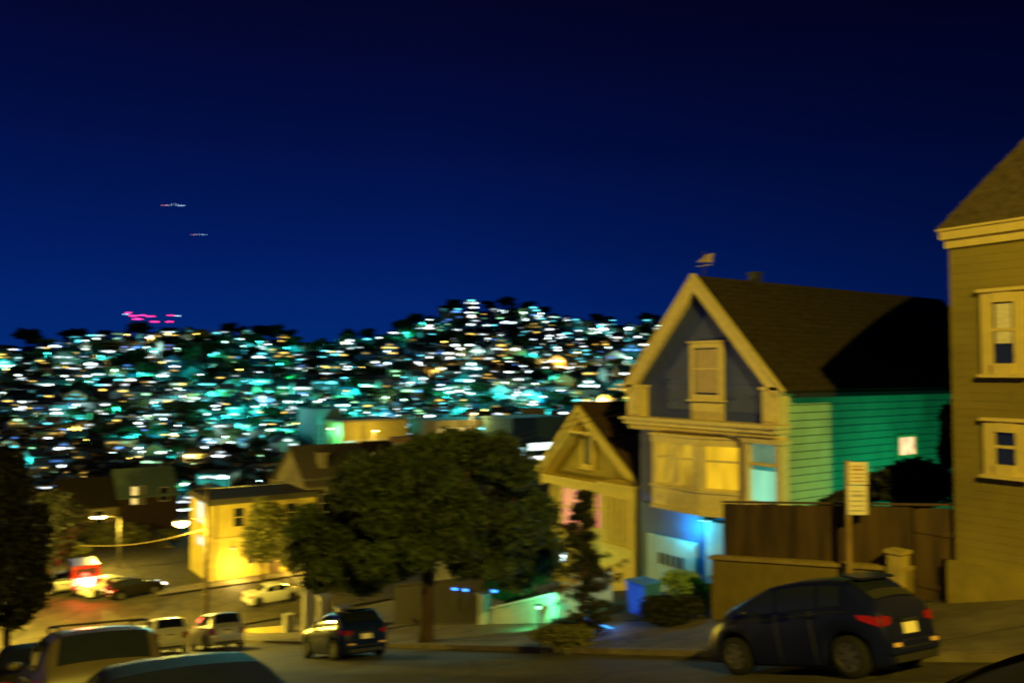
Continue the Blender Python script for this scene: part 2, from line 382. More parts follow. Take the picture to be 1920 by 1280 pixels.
# mint-lit window box beside the bay
m = MB(); m.box(20.55, 20.985, 15.80, 15.98, -4.02, -2.2); m.box(20.55, 20.985, 17.02, 17.24, -4.02, -2.2); m.box(20.5, 20.985, 15.74, 17.3, -2.198, -2.05)
m.box(20.5, 20.985, 15.74, 17.3, -4.16, -4.022); m.box(20.6, 20.985, 15.982, 17.018, -2.90, -2.80); m.box(20.55, 20.985, 15.76, 17.28, -4.6, -4.162)
wo = m.build('mint_window', m_trim, bh)
MB().box(20.7, 20.72, 15.99, 17.01, -4.015, -3.05).build('shade', m_mint, wo)
MB().box(20.72, 20.74, 15.99, 17.01, -2.79, -2.21).build('transom', LIT('mint transom', (.5, 1, .55), .2, .4, 5, (1, 6, 1)), wo)
MB().box(20.74, 20.75, 15.99, 17.01, -3.05, -2.91).build('upper_pane', LIT('teal pane', (.1, .8, .6), .25), wo)
# garage level
MB().box(BV - .06, BV - .015, U0 + .1, U1 - .02, -8.5, -4.8).build('garage_wall', m_teal, bh)
m = MB(); m.box(20.82, 20.938, 19.55, 21.95, -8.3, -5.86)
for k in range(9): m.box(20.79, 20.819, 19.6 + k * .265, 19.80 + k * .265, -8.2, -5.95)
gd = m.build('garage_door', M('pale blue garage door', (.34, .52, .50), .6, .1, 3), bh)
m = MB()
for k in range(5): m.box(20.775, 20.789, 20.1 + k * .265, 20.26 + k * .265, -6.85, -6.45)
m.build('vent_slot', M('black vent', (.01, .01, .015), .8), gd)
m = MB(); m.box(20.84, 20.938, 18.0, 19.1, -8.2, -5.0); dr = m.build('door', M('sky blue door', (.30, .50, .56), .5, .1, 3), bh)
MB().ball((20.8, 18.9, -6.8), .05, .05, .05).build('handle', m_trim, dr)
wl = MB().box(20.66, 20.938, 18.95, 19.25, -4.98, -4.80).build('soffit_lamp', M('lamp housing', (.1, .1, .1), .5), bh)
MB().box(20.68, 20.92, 18.97, 19.23, -5.0, -4.982).build('lens', LIT('cyan lamp lens', (.25, .9, 1), 5), wl)
lamp('soffit_light', (20.42, 19.7, -5.35), 120, (.02, .66, 1.0), bh, .1)
# side window, lit
m = MB(); m.box(27.1, 28.3, U0 - .09, U0 - .03, -2.98, -2.88); m.box(27.1, 28.3, U0 - .09, U0 - .03, -2.26, -2.16); m.box(27.1, 27.22, U0 - .09, U0 - .03, -2.879, -2.261); m.box(28.18, 28.3, U0 - .09, U0 - .03, -2.879, -2.261)
so = m.build('side_window', m_trim, bh); MB().box(27.221, 28.179, U0 - .05, U0 - .035, -2.878, -2.262).build('pane', LIT('peach lit pane', (1, .62, .3), 1.3, .6, 3), so)
# weather vane
pk = Vector((21.0, UM, 3.4)); vz = atx(1330, 484, 21.0)
m = MB(); m.tube([pk, (21, UM, vz.z + .28)], .028, 6); wv = m.build('weather_vane', M('vane rod', (.05, .05, .05), .5, metal=1), bh)
m = MB(); m.prism([(21.0, UM + .28, vz.z - .08), (21.0, UM - .34, vz.z - .16), (21.0, UM - .42, vz.z + .16), (21.0, UM - .1, vz.z + .14), (21.0, UM + .12, vz.z + .02)], (.03, 0, 0)); m.box(20.98, 21.05, UM - .32, UM + .3, vz.z - .24, vz.z - .215)
m.build('vane_arrow', M('gilt vane', (.55, .42, .22), .5, .2), wv)

# ------------------------------------------------------------------ the yellow house
m_yel = M('ochre house paint', (.40, .32, .035), .7, .14, 2, .1)
m_yelt = M('pale yellow trim', (.76, .62, .14), .65, .1, 4)
m_broof = M('brown roof shingles', (.085, .045, .014), .95, .35, 8, .6)
YV, A0, A1, AM = 22.5, 23.75, 30.2, 27.7
yh = thing('cottage', (YV, AM, -8), 'ochre gabled cottage with pink curtained windows, behind the dark young conifer', 'house')
m = MB(); m.box(YV, 34, A0, A1, -9.5, -4.45); m.prism([(YV, A0, -4.45), (YV, A1, -4.45), (YV, AM - .6, -1.55)], (11.5, 0, 0)); clap(m, 'y', A0, A1, -9.5, -4.5, YV, -1, .2, t=.015)
m.build('front_wall', m_yel, yh)
YR = (AM - .35, -1.37)
m = MB(); roof_slab(m, 22.0, 34.3, 23.45, -4.42, *YR, .14, 16); roof_slab(m, 22.0, 34.3, 30.6, -4.55, *YR, .14, 16); m.build('roof', m_broof, yh)
m = MB()
for ye, ze in ((23.5, -4.4), (30.55, -4.5)):
    for w, x0, x1 in ((.0, 21.84, 21.98), (.26, 21.94, 22.4), (.5, 22.2, 22.45)):
        m.prism([(x0, ye, ze - w), (x0, YR[0], YR[1] - w * 1.25), (x0, YR[0], YR[1] - w * 1.25 - .25), (x0, ye, ze - w - .2)], (x1 - x0, 0, 0))
m.build('bargeboard', m_yelt, yh)
m = MB(); m.box(21.8, 22.48, 23.5, 30.6, -4.72, -4.58); m.box(22.0, 22.48, 23.6, 30.5, -5.0, -4.72)
m.box(21.95, 22.4, 26.5, 28.2, -2.62, -2.5)
m.build('cornice', m_yelt, yh)
sash(yh, YV - .02, 27.05, 27.6, -3.95, -2.72, fr=.16, out=.1, frame=m_yelt, mid=False, pane=M('dark attic glass', (.02, .03, .02), .6))
m_pink = LIT('pink lit curtain', (1.0, .13, .22), .50, .4, 3, (1, 1, .4)); m_red = LIT('red lit curtain', (1, .12, .16), .42, .4, 3)
w = sash(yh, YV - .02, 27.8, 29.1, -7.0, -5.15, fr=.16, out=.1, frame=m_yelt, pane=m_pink, muntin=3)
sash(yh, YV - .02, 25.75, 26.75, -6.6, -5.15, fr=.16, out=.1, frame=m_yelt, pane=m_pink, muntin=3)
# porch bay with upright bars
m = MB(); m.box(21.4, 22.48, 23.3, 25.3, -4.95, -4.5); m.box(21.32, 22.48, 23.2, 25.4, -4.5, -4.38)
m.box(21.4, 22.48, 23.3, 25.3, -9.3, -6.95); m.box(21.34, 22.48, 23.25, 25.35, -6.949, -6.80)
for y in (23.3, 25.02): m.box(21.4, 22.48, y, y + .28, -6.799, -4.951)
for k in range(4): m.box(21.42, 21.5, 23.72 + k * .34, 23.89 + k * .34, -6.799, -4.951)
po = m.build('porch_bay', m_yelt, yh); MB().box(21.8, 21.82, 23.585, 25.015, -6.798, -4.952).build('lit_pane', LIT('olive lit pane', (.7, .6, .06), .04, .4), po)
m = MB()
for k in range(9): m.box(19.4 + k * .3, 22.4, 25.45, 26.9, -9.6 + k * .22 - .3, -9.6 + k * .22)
m.build('step', M('stair timber', (.34, .24, .10), .8, .2, 4), yh)
pl = atx(1050, 1042, 21.3)
po = thing('porch_lantern', (pl.x, pl.y, gz(pl.x, pl.y)), 'bright white lantern on a post at the cottage entrance path', 'lantern')
g0 = gz(pl.x, pl.y)
MB().tube([(pl.x, pl.y, g0 - .2), (pl.x, pl.y, pl.z - .22)], .04).build('post', M('lantern iron', (.03, .03, .03), .5), po)
m = MB(); m.box(pl.x - .2, pl.x + .2, pl.y - .2, pl.y + .2, pl.z + .2, pl.z + .24); m.prism([(pl.x - .2, pl.y - .2, pl.z + .241), (pl.x + .2, pl.y - .2, pl.z + .241), (pl.x, pl.y - .05, pl.z + .42)], (0, .2, 0))
for a in (-1, 1):
    for b in (-1, 1): m.box(pl.x + a * .17 - .015, pl.x + a * .17 + .015, pl.y + b * .17 - .015, pl.y + b * .17 + .015, pl.z - .2, pl.z + .199)
m.box(pl.x - .2, pl.x + .2, pl.y - .2, pl.y + .2, pl.z - .24, pl.z - .2); m.build('lantern_cage', M('lantern iron'), po)
MB().box(pl.x - .14, pl.x + .14, pl.y - .14, pl.y + .14, pl.z - .199, pl.z + .17).build('bulb', LIT('lantern glow', (.75, 1, .95), 6), po)
lamp('lantern_light', (pl.x - .45, pl.y, pl.z), 40, (.40, 1.0, .62), po, .1)

# ------------------------------------------------------------------ corner house on the right
m_och = M('mustard clapboard paint', (.20, .155, .024), .7, .22, .5, .1, stretch=(1, .5, 1))
m_och2 = M('mustard foundation paint', (.25, .19, .03), .75, .16, 1.5, .2)
m_ttr = M('buff trim paint', (.55, .43, .14), .6, .08, 4)
CV, CY = 17.0, 8.75
rh = thing('corner_house', (CV, 5, -4.7), 'tall mustard clapboard house with steep hipped roof, beside the board fence', 'house')
m = MB(); m.box(CV, 29, -6, CY, -6.5, 2.8); clap(m, 'y', -6, CY, -3.86, 2.72, CV, -1, .165, t=.011); m.build('wall', m_och, rh)
m = MB(); m.prism([(16.86, -6, -6), (16.86, CY + .12, -6), (16.86, CY + .12, -3.86), (16.86, -6, -3.86)], (.135, 0, 0)); m.build('foundation', m_och2, rh)
m = MB(); m.box(16.84, 29, -6, 8.87, 2.80, 2.98); m.box(16.92, 29, -6, 8.80, 2.62, 2.798); m.box(16.80, 29.1, -6.1, 8.91, 2.982, 3.03); m.build('eave_board', m_ttr, rh)
APZ = 8.2; m = MB(); N = 26
ap = Vector((20.9, 4.6, APZ))
B4 = [Vector((16.81, 8.90, 3.035)), Vector((16.81, .2, 3.035)), Vector((25.1, .2, 3.035)), Vector((25.1, 8.90, 3.035))]
for k in range(4):
    a, b = B4[k], B4[(k + 1) % 4]; up = Vector((0, 0, .03))
    for i in range(N):
        t0, t1 = i / N, (i + 1) / N
        bow = lambda t: up * 0 + Vector((0, 0, .42 * math.sin(math.pi * t)))
        m.add([a.lerp(ap, t0) + bow(t0) + up, b.lerp(ap, t0) + bow(t0) + up, b.lerp(ap, t1) + bow(t1), a.lerp(ap, t1) + bow(t1), a.lerp(ap, t0) + bow(t0), b.lerp(ap, t0) + bow(t0)], [(0, 1, 2, 3), (4, 5, 1, 0)])
m.build('roof', M('tan roof shingles', (.075, .052, .02), .95, .35, 8, .6), rh)
sash(rh, CV - .025, 7.50, 7.90, .20, 1.42, fr=.21, out=.06, frame=m_ttr, blind=m_blind, bl=(.3, 1))
sash(rh, CV - .025, 7.52, 7.90, -1.80, -1.16, fr=.21, out=.06, frame=m_ttr)
sash(rh, CV - .025, 4.6, 5.5, .18, 1.45, fr=.2, out=.06, frame=m_ttr, blind=m_blind, bl=(.3, 1)); sash(rh, CV - .025, 4.6, 5.5, -1.9, -1.14, fr=.2, out=.06, frame=m_ttr)
fx, fy = 26.2, 11.6; fg = gz(fx, fy)
fl = thing('yard_floodlight', (fx, fy, fg), 'green yard floodlight on a short stake behind the fence, facing the green wall', 'lamp')
MB().tube([(fx, fy, fg - .2), (fx, fy, fg + .25)], .03).build('stake', M('lamp housing', (.1, .1, .1), .5), fl)
MB().box(fx - .2, fx + .2, fy - .08, fy + .08, fg + .251, fg + .5).build('lamp_body', M('lamp housing'), fl)
MB().box(fx - .18, fx + .18, fy + .081, fy + .09, fg + .27, fg + .48).build('lens', LIT('green lamp lens', (.3, 1, .6), 5), fl)
lamp('flood_light', (fx, fy + .25, fg + .4), 340, (.02, 1.0, .40), fl, .15, 165, (fx - .6, 16, fg + 2.6))

# ------------------------------------------------------------------ fence, retaining wall, gate, sign
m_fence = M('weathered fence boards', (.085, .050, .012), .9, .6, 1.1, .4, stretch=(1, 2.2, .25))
m_wallc = M('ochre stucco', (.21, .155, .028), .9, .14, 2.5, .35)
ft = lambda y: -3.56 + (15.1 - y) * .121 - .12 * math.sin((15.1 - y) / 6.3 * math.pi) * 0
wt = lambda y: -5.06 + (15.25 - y) * .142
rw = thing('retaining_wall', (17, 12.5, -6), 'ochre stucco retaining wall under the board fence, behind the hatchback', 'wall')
m = MB(); m.prism([(16.9, 15.3, -8), (16.9, 9.75, -6.2), (16.9, 9.75, wt(9.75)), (16.9, 15.3, wt(15.3))], (.25, 0, 0)); m.prism([(17.151, 15.3, -9), (17.151, 15.3, wt(15.3)), (20.9, 15.3, wt(15.3)), (20.9, 15.3, -9)], (0, -.22, 0)); m.build('wall', m_wallc, rw)
m = MB(); m.prism([(16.84, 15.36, wt(15.36) + .002), (16.84, 9.75, wt(9.75) + .002), (16.84, 9.75, wt(9.75) + .09), (16.84, 15.36, wt(15.36) + .09)], (.36, 0, 0)); m.build('cap', M('ochre cap', (.34, .25, .06), .85), rw)
m = MB(); m.box(16.72, 17.05, 9.78, 10.1, -6, -3.92); m.box(16.68, 17.09, 9.74, 10.14, -3.919, -3.84); m.build('end_pillar', M('buff pillar stucco', (.42, .32, .09), .85), rw)
fe = thing('board_fence', (17, 12, -5), 'brown upright board fence standing on the ochre retaining wall', 'fence')
m = MB(); y = 15.1
while y > 9.9:
    h = ft(y) + random.uniform(-.02, .02); w = .148
    m.box(17.16 + random.uniform(0, .012), 17.2, y - w, y, wt(y) + .10, h); y -= .152
m.build('boards', m_fence, fe)
m = MB(); m.prism([(17.12, 15.12, ft(15.12) + .025), (17.12, 8.8, ft(8.8) + .025), (17.12, 8.8, ft(8.8) + .07), (17.12, 15.12, ft(15.12) + .07)], (.13, 0, 0)); m.build('top_rail', M('fence cap rail', (.10, .06, .03), .9), fe)
for y in (15.05, 12.9, 10.7): MB().box(17.202, 17.3, y - .1, y, wt(y) + .1, ft(y) - .05).build('fence_post', m_fence, fe)
m = MB(); m.prism([(17.21, 15.1, wt(15.1) + .1), (17.21, 15.1, ft(15.1)), (21.0, 15.1, -5.0), (21.0, 15.1, wt(15.1) + .1)], (0, -.04, 0)); m.build('return_panel', m_fence, fe)
gt = thing('board_gate', (17, 9.2, -4.7), 'dark board gate between the wall pillar and the mustard house', 'gate')
m = MB(); y = 9.72
while y > 8.85: m.box(17.16, 17.2, y - .15, y, -4.9, ft(y) - .03 + random.uniform(-.015, .015)); y -= .154
m.build('boards', m_fence, gt); MB().box(17.13, 17.159, 8.88, 9.7, -3.45, -3.33).build('rail', m_fence, gt); MB().box(17.13, 17.159, 8.88, 9.7, -4.6, -4.48).build('rail', m_fence, gt); MB().box(17.1, 17.158, 8.95, 9.07, -4.0, -3.9).build('latch', M('iron latch', (.05, .05, .05), .4, metal=1), gt)
# parking sign: two plates on a square post
s0 = atx(1592, 1050, 16.6); sy = s0.y
sg = thing('parking_sign', (16.6, sy, gz(16.6, sy)), 'tall post with two white parking sign plates by the kerb beyond the hatchback', 'sign')
p1 = atx(1616, 868, 16.55); p2 = atx(1616, 912, 16.55); p3 = atx(1614, 968, 16.55)
MB().tube([(16.6, sy, gz(16.6, sy) - .3), (16.6, sy, p1.z + .02)], .062, 10).build('post', M('warm timber post', (.34, .22, .08), .8, .3, 4, stretch=(1, 1, .2)), sg)
# the plates face up the street at an angle to the post
m_sign = M('sign enamel', (.78, .70, .62), .4, .06, 6)
d = Vector((.80, -.60, 0)); nrm = Vector((-.60, -.80, 0))
def plate(z0, z1, w, shift, red=False):
    c = Vector((16.6, sy, 0)) + d * shift + nrm * .07
    def q(s0, s1, t0, t1, a, b):
        m = MB(); P = [c + d * s0 + nrm * t0, c + d * s1 + nrm * t0, c + d * s1 + nrm * t1, c + d * s0 + nrm * t1]; m.prism([(p.x, p.y, a) for p in P], (0, 0, b - a)); return m
    po = q(-w / 2, w / 2, 0, .012, z0, z1).build('sign_plate', m_sign, sg)
    h = z1 - z0; tx = MB()
    for k in range(5):
        a = z0 + h * (.12 + .165 * k); b = q(-w * (.40 - .06 * (k % 2)), w * (.40 - .05 * ((k + 1) % 3)), .0125, .015, a, a + h * (.05 if k != 3 else .09)); tx.add(b.v, b.f)
    tx.build('text_rows', M('red sign print' if red else 'dark sign print', (.52, .26, .18) if red else (.44, .40, .42), .5), po)
plate(p2.z + .012, p1.z, .42, .2, True); plate(p3.z, p2.z - .012, .44, .18)

# ------------------------------------------------------------------ trees and plants
m_leafd = M('dark leaves', (.042, .068, .008), .65, .5, .7)
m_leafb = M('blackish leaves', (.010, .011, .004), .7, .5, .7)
m_leafy = M('olive leaves', (.11, .11, .03), .6, .45, .9)
m_bark = M('bark', (.075, .042, .02), .95, .4, 5, .7, stretch=(1, 1, .3))
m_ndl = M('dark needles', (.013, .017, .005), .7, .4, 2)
def px_blob(px, py, d, rpx, rpy, rd):
    c = atd(px, py, d); k = d / F; return (c.x, c.y, c.z, (rpx * k + rd) / 2, (rpx * k + rd) / 2, rpy * k)
def limb(m, a, b, r0, r1, bend=.15, n=5):
    a, b = Vector(a), Vector(b); L = (b - a).length
    pts = [a.lerp(b, t) + Vector((random.uniform(-1, 1), random.uniform(-1, 1), random.uniform(-.3, .6))) * bend * L * math.sin(math.pi * t) * .5 for t in lin(0, 1, n)]
    m.tube(pts, [r0 + (r1 - r0) * t for t in lin(0, 1, n)], 8)
bt = atx(800, 1185, 13.7); bt.z = gz(bt.x, bt.y)
T = thing('street_tree', tuple(bt), 'large round dark green street tree in front of the brown plank fence', 'tree')
m = MB(); fork = atx(802, 1045, 13.9)
m.tube([bt - Vector((0, 0, .3)), bt + Vector((0, 0, .3)), bt.lerp(fork, .6) + Vector((.05, .05, 0)), fork], [.36, .27, .23, .24], 10)
tips = [(640, 960), (700, 880), (790, 850), (900, 850), (980, 920), (850, 930), (720, 980), (930, 980)]
for k, (a, b) in enumerate(tips): limb(m, fork, atd(a, b, 27.5 + (k % 3) * 1.4), .15, .04, .25)
m.build('trunk', m_bark, T, smooth=True)
bl = []
for (px, py, rx, ry) in ((640, 985, 62, 58), (600, 1010, 50, 48), (690, 900, 66, 56), (655, 930, 60, 52), (745, 880, 66, 52), (790, 855, 62, 48), (850, 845, 72, 46), (920, 850, 66, 48), (975, 900, 58, 52), (1000, 960, 46, 60), (960, 990, 56, 62),
                         (890, 960, 70, 70), (800, 950, 66, 68), (720, 980, 70, 64), (930, 1040, 62, 42), (860, 1030, 56, 40), (690, 1045, 56, 46), (620, 1055, 50, 34), (1010, 1010, 32, 42), (740, 1065, 52, 36), (570, 985, 30, 34), (770, 1020, 52, 46), (800, 930, 70, 60), (830, 890, 60, 50), (610, 1075, 46, 26), (680, 1082, 46, 26), (880, 1072, 50, 28), (950, 1075, 46, 28), (1005, 1060, 34, 34), (580, 1040, 34, 36)):
    for q in range(3):
        bl.append(px_blob(px + random.uniform(-24, 24), py + random.uniform(-18, 18), 28.6 + random.uniform(-2.2, 2.6), rx * random.uniform(.5, .8), ry * random.uniform(.5, .8), .7))
leaves(bl, 84000, .085, m_leafd, 'crown', T, droop=1.1, aspect=3.0, seed=3, shell=.12)
# young conifer on the pavement
cb = atx(1090, 1190, 13.9); cb.z = gz(cb.x, cb.y)
T = thing('young_conifer', tuple(cb), 'dark ragged young conifer on the pavement in front of the ochre cottage', 'tree')
ct = atx(1100, 918, 13.9)
m = MB(); m.tube([cb - Vector((0, 0, .2)), cb.lerp(ct, .5), ct], [.09, .06, .015], 8)
bl = []
for k in range(150):
    t = random.uniform(.02, .98) ** .9; rr = (.55 + .5 * min(1, t / .25)) * (1 - t) ** .7 * random.uniform(.35, 1.3) + .08; a = random.uniform(0, 6.28)
    t = min(.98, t + .05 * math.sin(7 * a)) if t > .1 else t; o_ = cb.lerp(ct, t) + Vector((.10, -.12, 0)) * math.sin(t * 6); e_ = o_ + Vector((math.cos(a) * rr, math.sin(a) * rr, random.uniform(-.3, .55) * rr))
    if k % 3 == 0: m.tube([o_, e_], [.018, .005], 5)
    for q in (.35, .6, .82, 1.0):
        c = o_.lerp(e_, q) + Vector((0, 0, -.06 * q)); w_ = .16 * (1.15 - .5 * q); bl.append((c.x, c.y, c.z, w_, w_, .09))
m.build('trunk', m_bark, T); leaves(bl, 26000, .022, m_ndl, 'crown', T, droop=.2, aspect=4.5, seed=5, shell=.05)
def bush(name, label, px, py, X, rpx, rpy, n, size, mat, seed, cat='shrub', group=None, base=True, sub=7, droop=0):
    c = atx(px, py, X); d = c.x * math.sin(HD) + c.y * math.cos(HD); k = d / F; g0 = min(gz(c.x, c.y), c.z - rpy * k * .9)
    t = thing(name, (c.x, c.y, g0), label, cat, group); rd = random.Random(seed)
    m = MB(); bl = []
    for i in range(sub):
        q = Vector((c.x + rd.uniform(-.55, .55) * rpx * k, c.y + rd.uniform(-.55, .55) * rpx * k, c.z + rd.uniform(-.55, .5) * rpy * k)); bl.append((*q, rpx * k * .55, rpx * k * .55, rpy * k * .5))
        m.tube([(c.x, c.y, g0 - .1), (c.x * .5 + q.x * .5, c.y * .5 + q.y * .5, g0 * .4 + q.z * .6), q], [.05, .035, .01], 6)
    m.build('stems', m_bark, t); leaves(bl, n, size, mat, 'foliage', t, seed=seed, shell=.3, droop=droop); return t
m_leafg = M('bright green leaves', (.10, .22, .04), .55, .35, 2)
bush('shrub', 'green lit shrub overhanging the planter wall left of the lantern', 965, 1110, 18.6, 48, 34, 6000, .06, m_leafg, 11)
bush('shrub', 'low dark shrub beside the blue recycling bin', 1255, 1140, 16.6, 55, 30, 5000, .06, m_ndl, 12)
bush('shrub', 'yellow green flowering bush lit by the garage lamp', 1295, 1098, 18.6, 48, 34, 5000, .055, M('lime leaves', (.26, .40, .06), .55, .5, 4), 13)
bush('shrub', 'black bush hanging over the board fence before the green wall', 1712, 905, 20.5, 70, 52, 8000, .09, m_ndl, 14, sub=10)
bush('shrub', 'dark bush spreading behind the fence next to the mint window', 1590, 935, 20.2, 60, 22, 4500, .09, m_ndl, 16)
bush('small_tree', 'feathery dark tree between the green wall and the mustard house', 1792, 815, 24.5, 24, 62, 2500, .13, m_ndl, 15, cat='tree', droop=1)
bush('shrub', 'low dry shrub on the verge at the foot of the conifer', 1060, 1195, 13.3, 60, 20, 5000, .05, m_leafy, 17)

# recycling bin
rb = atx(1207, 1150, 17.4); rb.z = gz(rb.x, rb.y); rb.z = max(rb.z, atx(1207, 1160, 17.4).z)
t = thing('recycling_bin', tuple(rb), 'bright blue wheeled recycling bin beside the garage driveway', 'bin')
m_bin = M('blue bin plastic', (.05, .22, .70), .45, .1, 3)
x, y, z = rb; h = 1.05
m = MB(); m.add([(x - .3, y - .33, z + .1), (x + .3, y - .33, z + .1), (x + .3, y + .33, z + .1), (x - .3, y + .33, z + .1), (x - .37, y - .42, z + h), (x + .37, y - .42, z + h), (x + .37, y + .42, z + h), (x - .37, y + .42, z + h)], [(0, 3, 2, 1), (4, 5, 6, 7), (0, 1, 5, 4), (1, 2, 6, 5), (2, 3, 7, 6), (3, 0, 4, 7)]); m.build('body', m_bin, t, bevel=.03)
m = MB(); m.prism([(x - .41, y - .45, z + h + .005), (x + .41, y - .45, z + h + .005), (x + .41, y + .45, z + h + .005), (x - .41, y + .45, z + h + .005)], (0, 0, .06)); m.build('lid', m_bin, t, bevel=.03)
for s in (-1, 1): MB().tube([(x + .3, y + s * .36, z + .1), (x + .3, y + s * .42, z + .1)], .1, 12).build('wheel', M('black rubber', (.010, .010, .010), .9, spec=.2), t)
pb = Vector((x - 1.5, y + .25, gz(x - 1.5, y + .25)))
t = thing('path_light', tuple(pb), 'low strip light glowing blue on the ground in front of the recycling bin', 'lamp')
MB().box(pb.x - .06, pb.x + .06, pb.y - .5, pb.y + .9, pb.z + .002, pb.z + .09).build('housing', M('lantern iron'), t)
MB().box(pb.x - .05, pb.x + .05, pb.y - .48, pb.y + .88, pb.z + .091, pb.z + .11).build('strip', LIT('blue strip', (.05, .4, 1), 1.6), t)
lamp('blue_glow', (pb.x - .05, pb.y - .3, pb.z + .5), 34, (.02, .22, 1), t, .2)

# driveway and planter in front of the cottage, plank fence behind the big tree
m_plant = M('pale stucco', (.56, .54, .42), .85, .15, 2, .2)
def gpt(px, X): return atx(px, 1150, X).y
ya, yb = gpt(915, 17.0), gpt(1045, 17.0)
t = thing('planter_wall', (17, ya, gz(17, ya)), 'pale stucco planter wall with sloping top below the green lit shrub', 'wall')
m = MB(); m.prism([(17, ya, gz(17, ya) - .3), (17, yb, gz(17, yb) - .3), (17, yb, atx(1045, 1112, 17).z), (17, ya, atx(915, 1143, 17).z)], (.22, 0, 0)); m.prism([(17.221, yb, gz(17, yb) - .3), (19.5, yb, gz(19.5, yb) - .3), (19.5, yb, atx(1045, 1085, 17).z), (17.221, yb, atx(1045, 1112, 17).z)], (0, .2, 0)); m.build('wall', m_plant, t)
m = MB(); m.prism([(16.95, ya + .05, atx(915, 1143, 17).z + .002), (16.95, yb - .05, atx(1045, 1112, 17).z + .002), (16.95, yb - .05, atx(1045, 1112, 17).z + .08), (16.95, ya + .05, atx(915, 1143, 17).z + .08)], (.32, 0, 0)); m.build('cap', m_white, t)
m = MB(); zz = gz(17, ya); m.box(16.8, 17.15, ya + .06, ya + .42, zz - .3, zz + 1.05); m.box(16.76, 17.19, ya + .02, ya + .46, zz + 1.051, zz + 1.13); m.build('end_pillar', m_plant, t)
# a green-shaded garden light on the planter
gp = atx(1010, 1132, 16.4); gp.z = gz(gp.x, gp.y)
t = thing('garden_light', tuple(gp), 'short bollard light glowing green white beside the planter wall', 'lamp')
MB().tube([gp, gp + Vector((0, 0, .55))], .05).build('post', M('lantern iron'), t); MB().ball(gp + Vector((0, 0, .62)), .08, .08, .08).build('globe', LIT('green globe', (.4, 1, .55), 3), t); MB().tube([gp + Vector((0, 0, .70)), gp + Vector((0, 0, .74))], [.14, .03]).build('cap', M('lantern iron'), t)
lamp('garden_glow', gp + Vector((-.6, -.5, 1.0)), 420, (.10, 1.0, .42), t, .08, 120, gp + Vector((.5, .2, -.3)))
# plank fence behind the trunk
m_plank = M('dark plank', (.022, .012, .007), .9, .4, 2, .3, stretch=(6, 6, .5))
y0, y1 = gpt(740, 17.2), gpt(905, 17.2)
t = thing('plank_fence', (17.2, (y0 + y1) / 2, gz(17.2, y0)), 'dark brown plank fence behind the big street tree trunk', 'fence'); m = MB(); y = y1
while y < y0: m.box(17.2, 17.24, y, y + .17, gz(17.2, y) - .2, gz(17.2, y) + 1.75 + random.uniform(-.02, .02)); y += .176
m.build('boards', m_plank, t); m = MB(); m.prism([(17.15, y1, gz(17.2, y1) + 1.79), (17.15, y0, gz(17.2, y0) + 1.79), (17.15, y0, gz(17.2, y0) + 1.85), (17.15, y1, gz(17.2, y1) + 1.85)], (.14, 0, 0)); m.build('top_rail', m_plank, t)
for k, (px, py, lb) in enumerate(((852, 1103, 'left one of the paired small blue garden lights on the plank fence'), (872, 1105, 'right one of the paired small blue garden lights on the plank fence'), (926, 1107, 'small blue garden light alone beside the planter pillar'))):
    p = atx(px, py, 17.1); t = thing('fence_light', tuple(p), lb, 'lamp', 'small blue garden lights')
    MB().box(p.x - .03, p.x + .04, p.y - .06, p.y + .06, p.z + .05, p.z + .08).build('cap', M('lantern iron'), t); MB().box(p.x - .02, p.x + .03, p.y - .11, p.y + .11, p.z - .05, p.z + .049).build('bulb', LIT('blue bulb', (.03, .25, 1), 5), t)
    MB().box(p.x - .015, p.x + .015, p.y - .015, p.y + .015, p.z - .9, p.z - .051).build('stem', M('lantern iron'), t)
# balustrade behind, above the plank fence
y0, y1 = gpt(825, 20), gpt(1000, 20); zt = atx(880, 1078, 20).z
t = thing('porch_balustrade', (20, y0, zt - 1), 'pale balustrade seen above the dark plank fence', 'railing'); m = MB(); m.box(19.95, 20.05, y1, y0, zt, zt + .08)
y = y1
while y < y0: m.box(19.97, 20.03, y, y + .06, zt - .75, zt - .001); y += .22
m.box(19.95, 20.05, y1, y0, zt - .85, zt - .751); m.box(19.9, 20.1, y1 - .2, y1 - .001, zt - 3, zt + .15); m.box(19.9, 20.1, y0 + .001, y0 + .2, zt - 3, zt + .15); m.build('railing', m_plant, t)

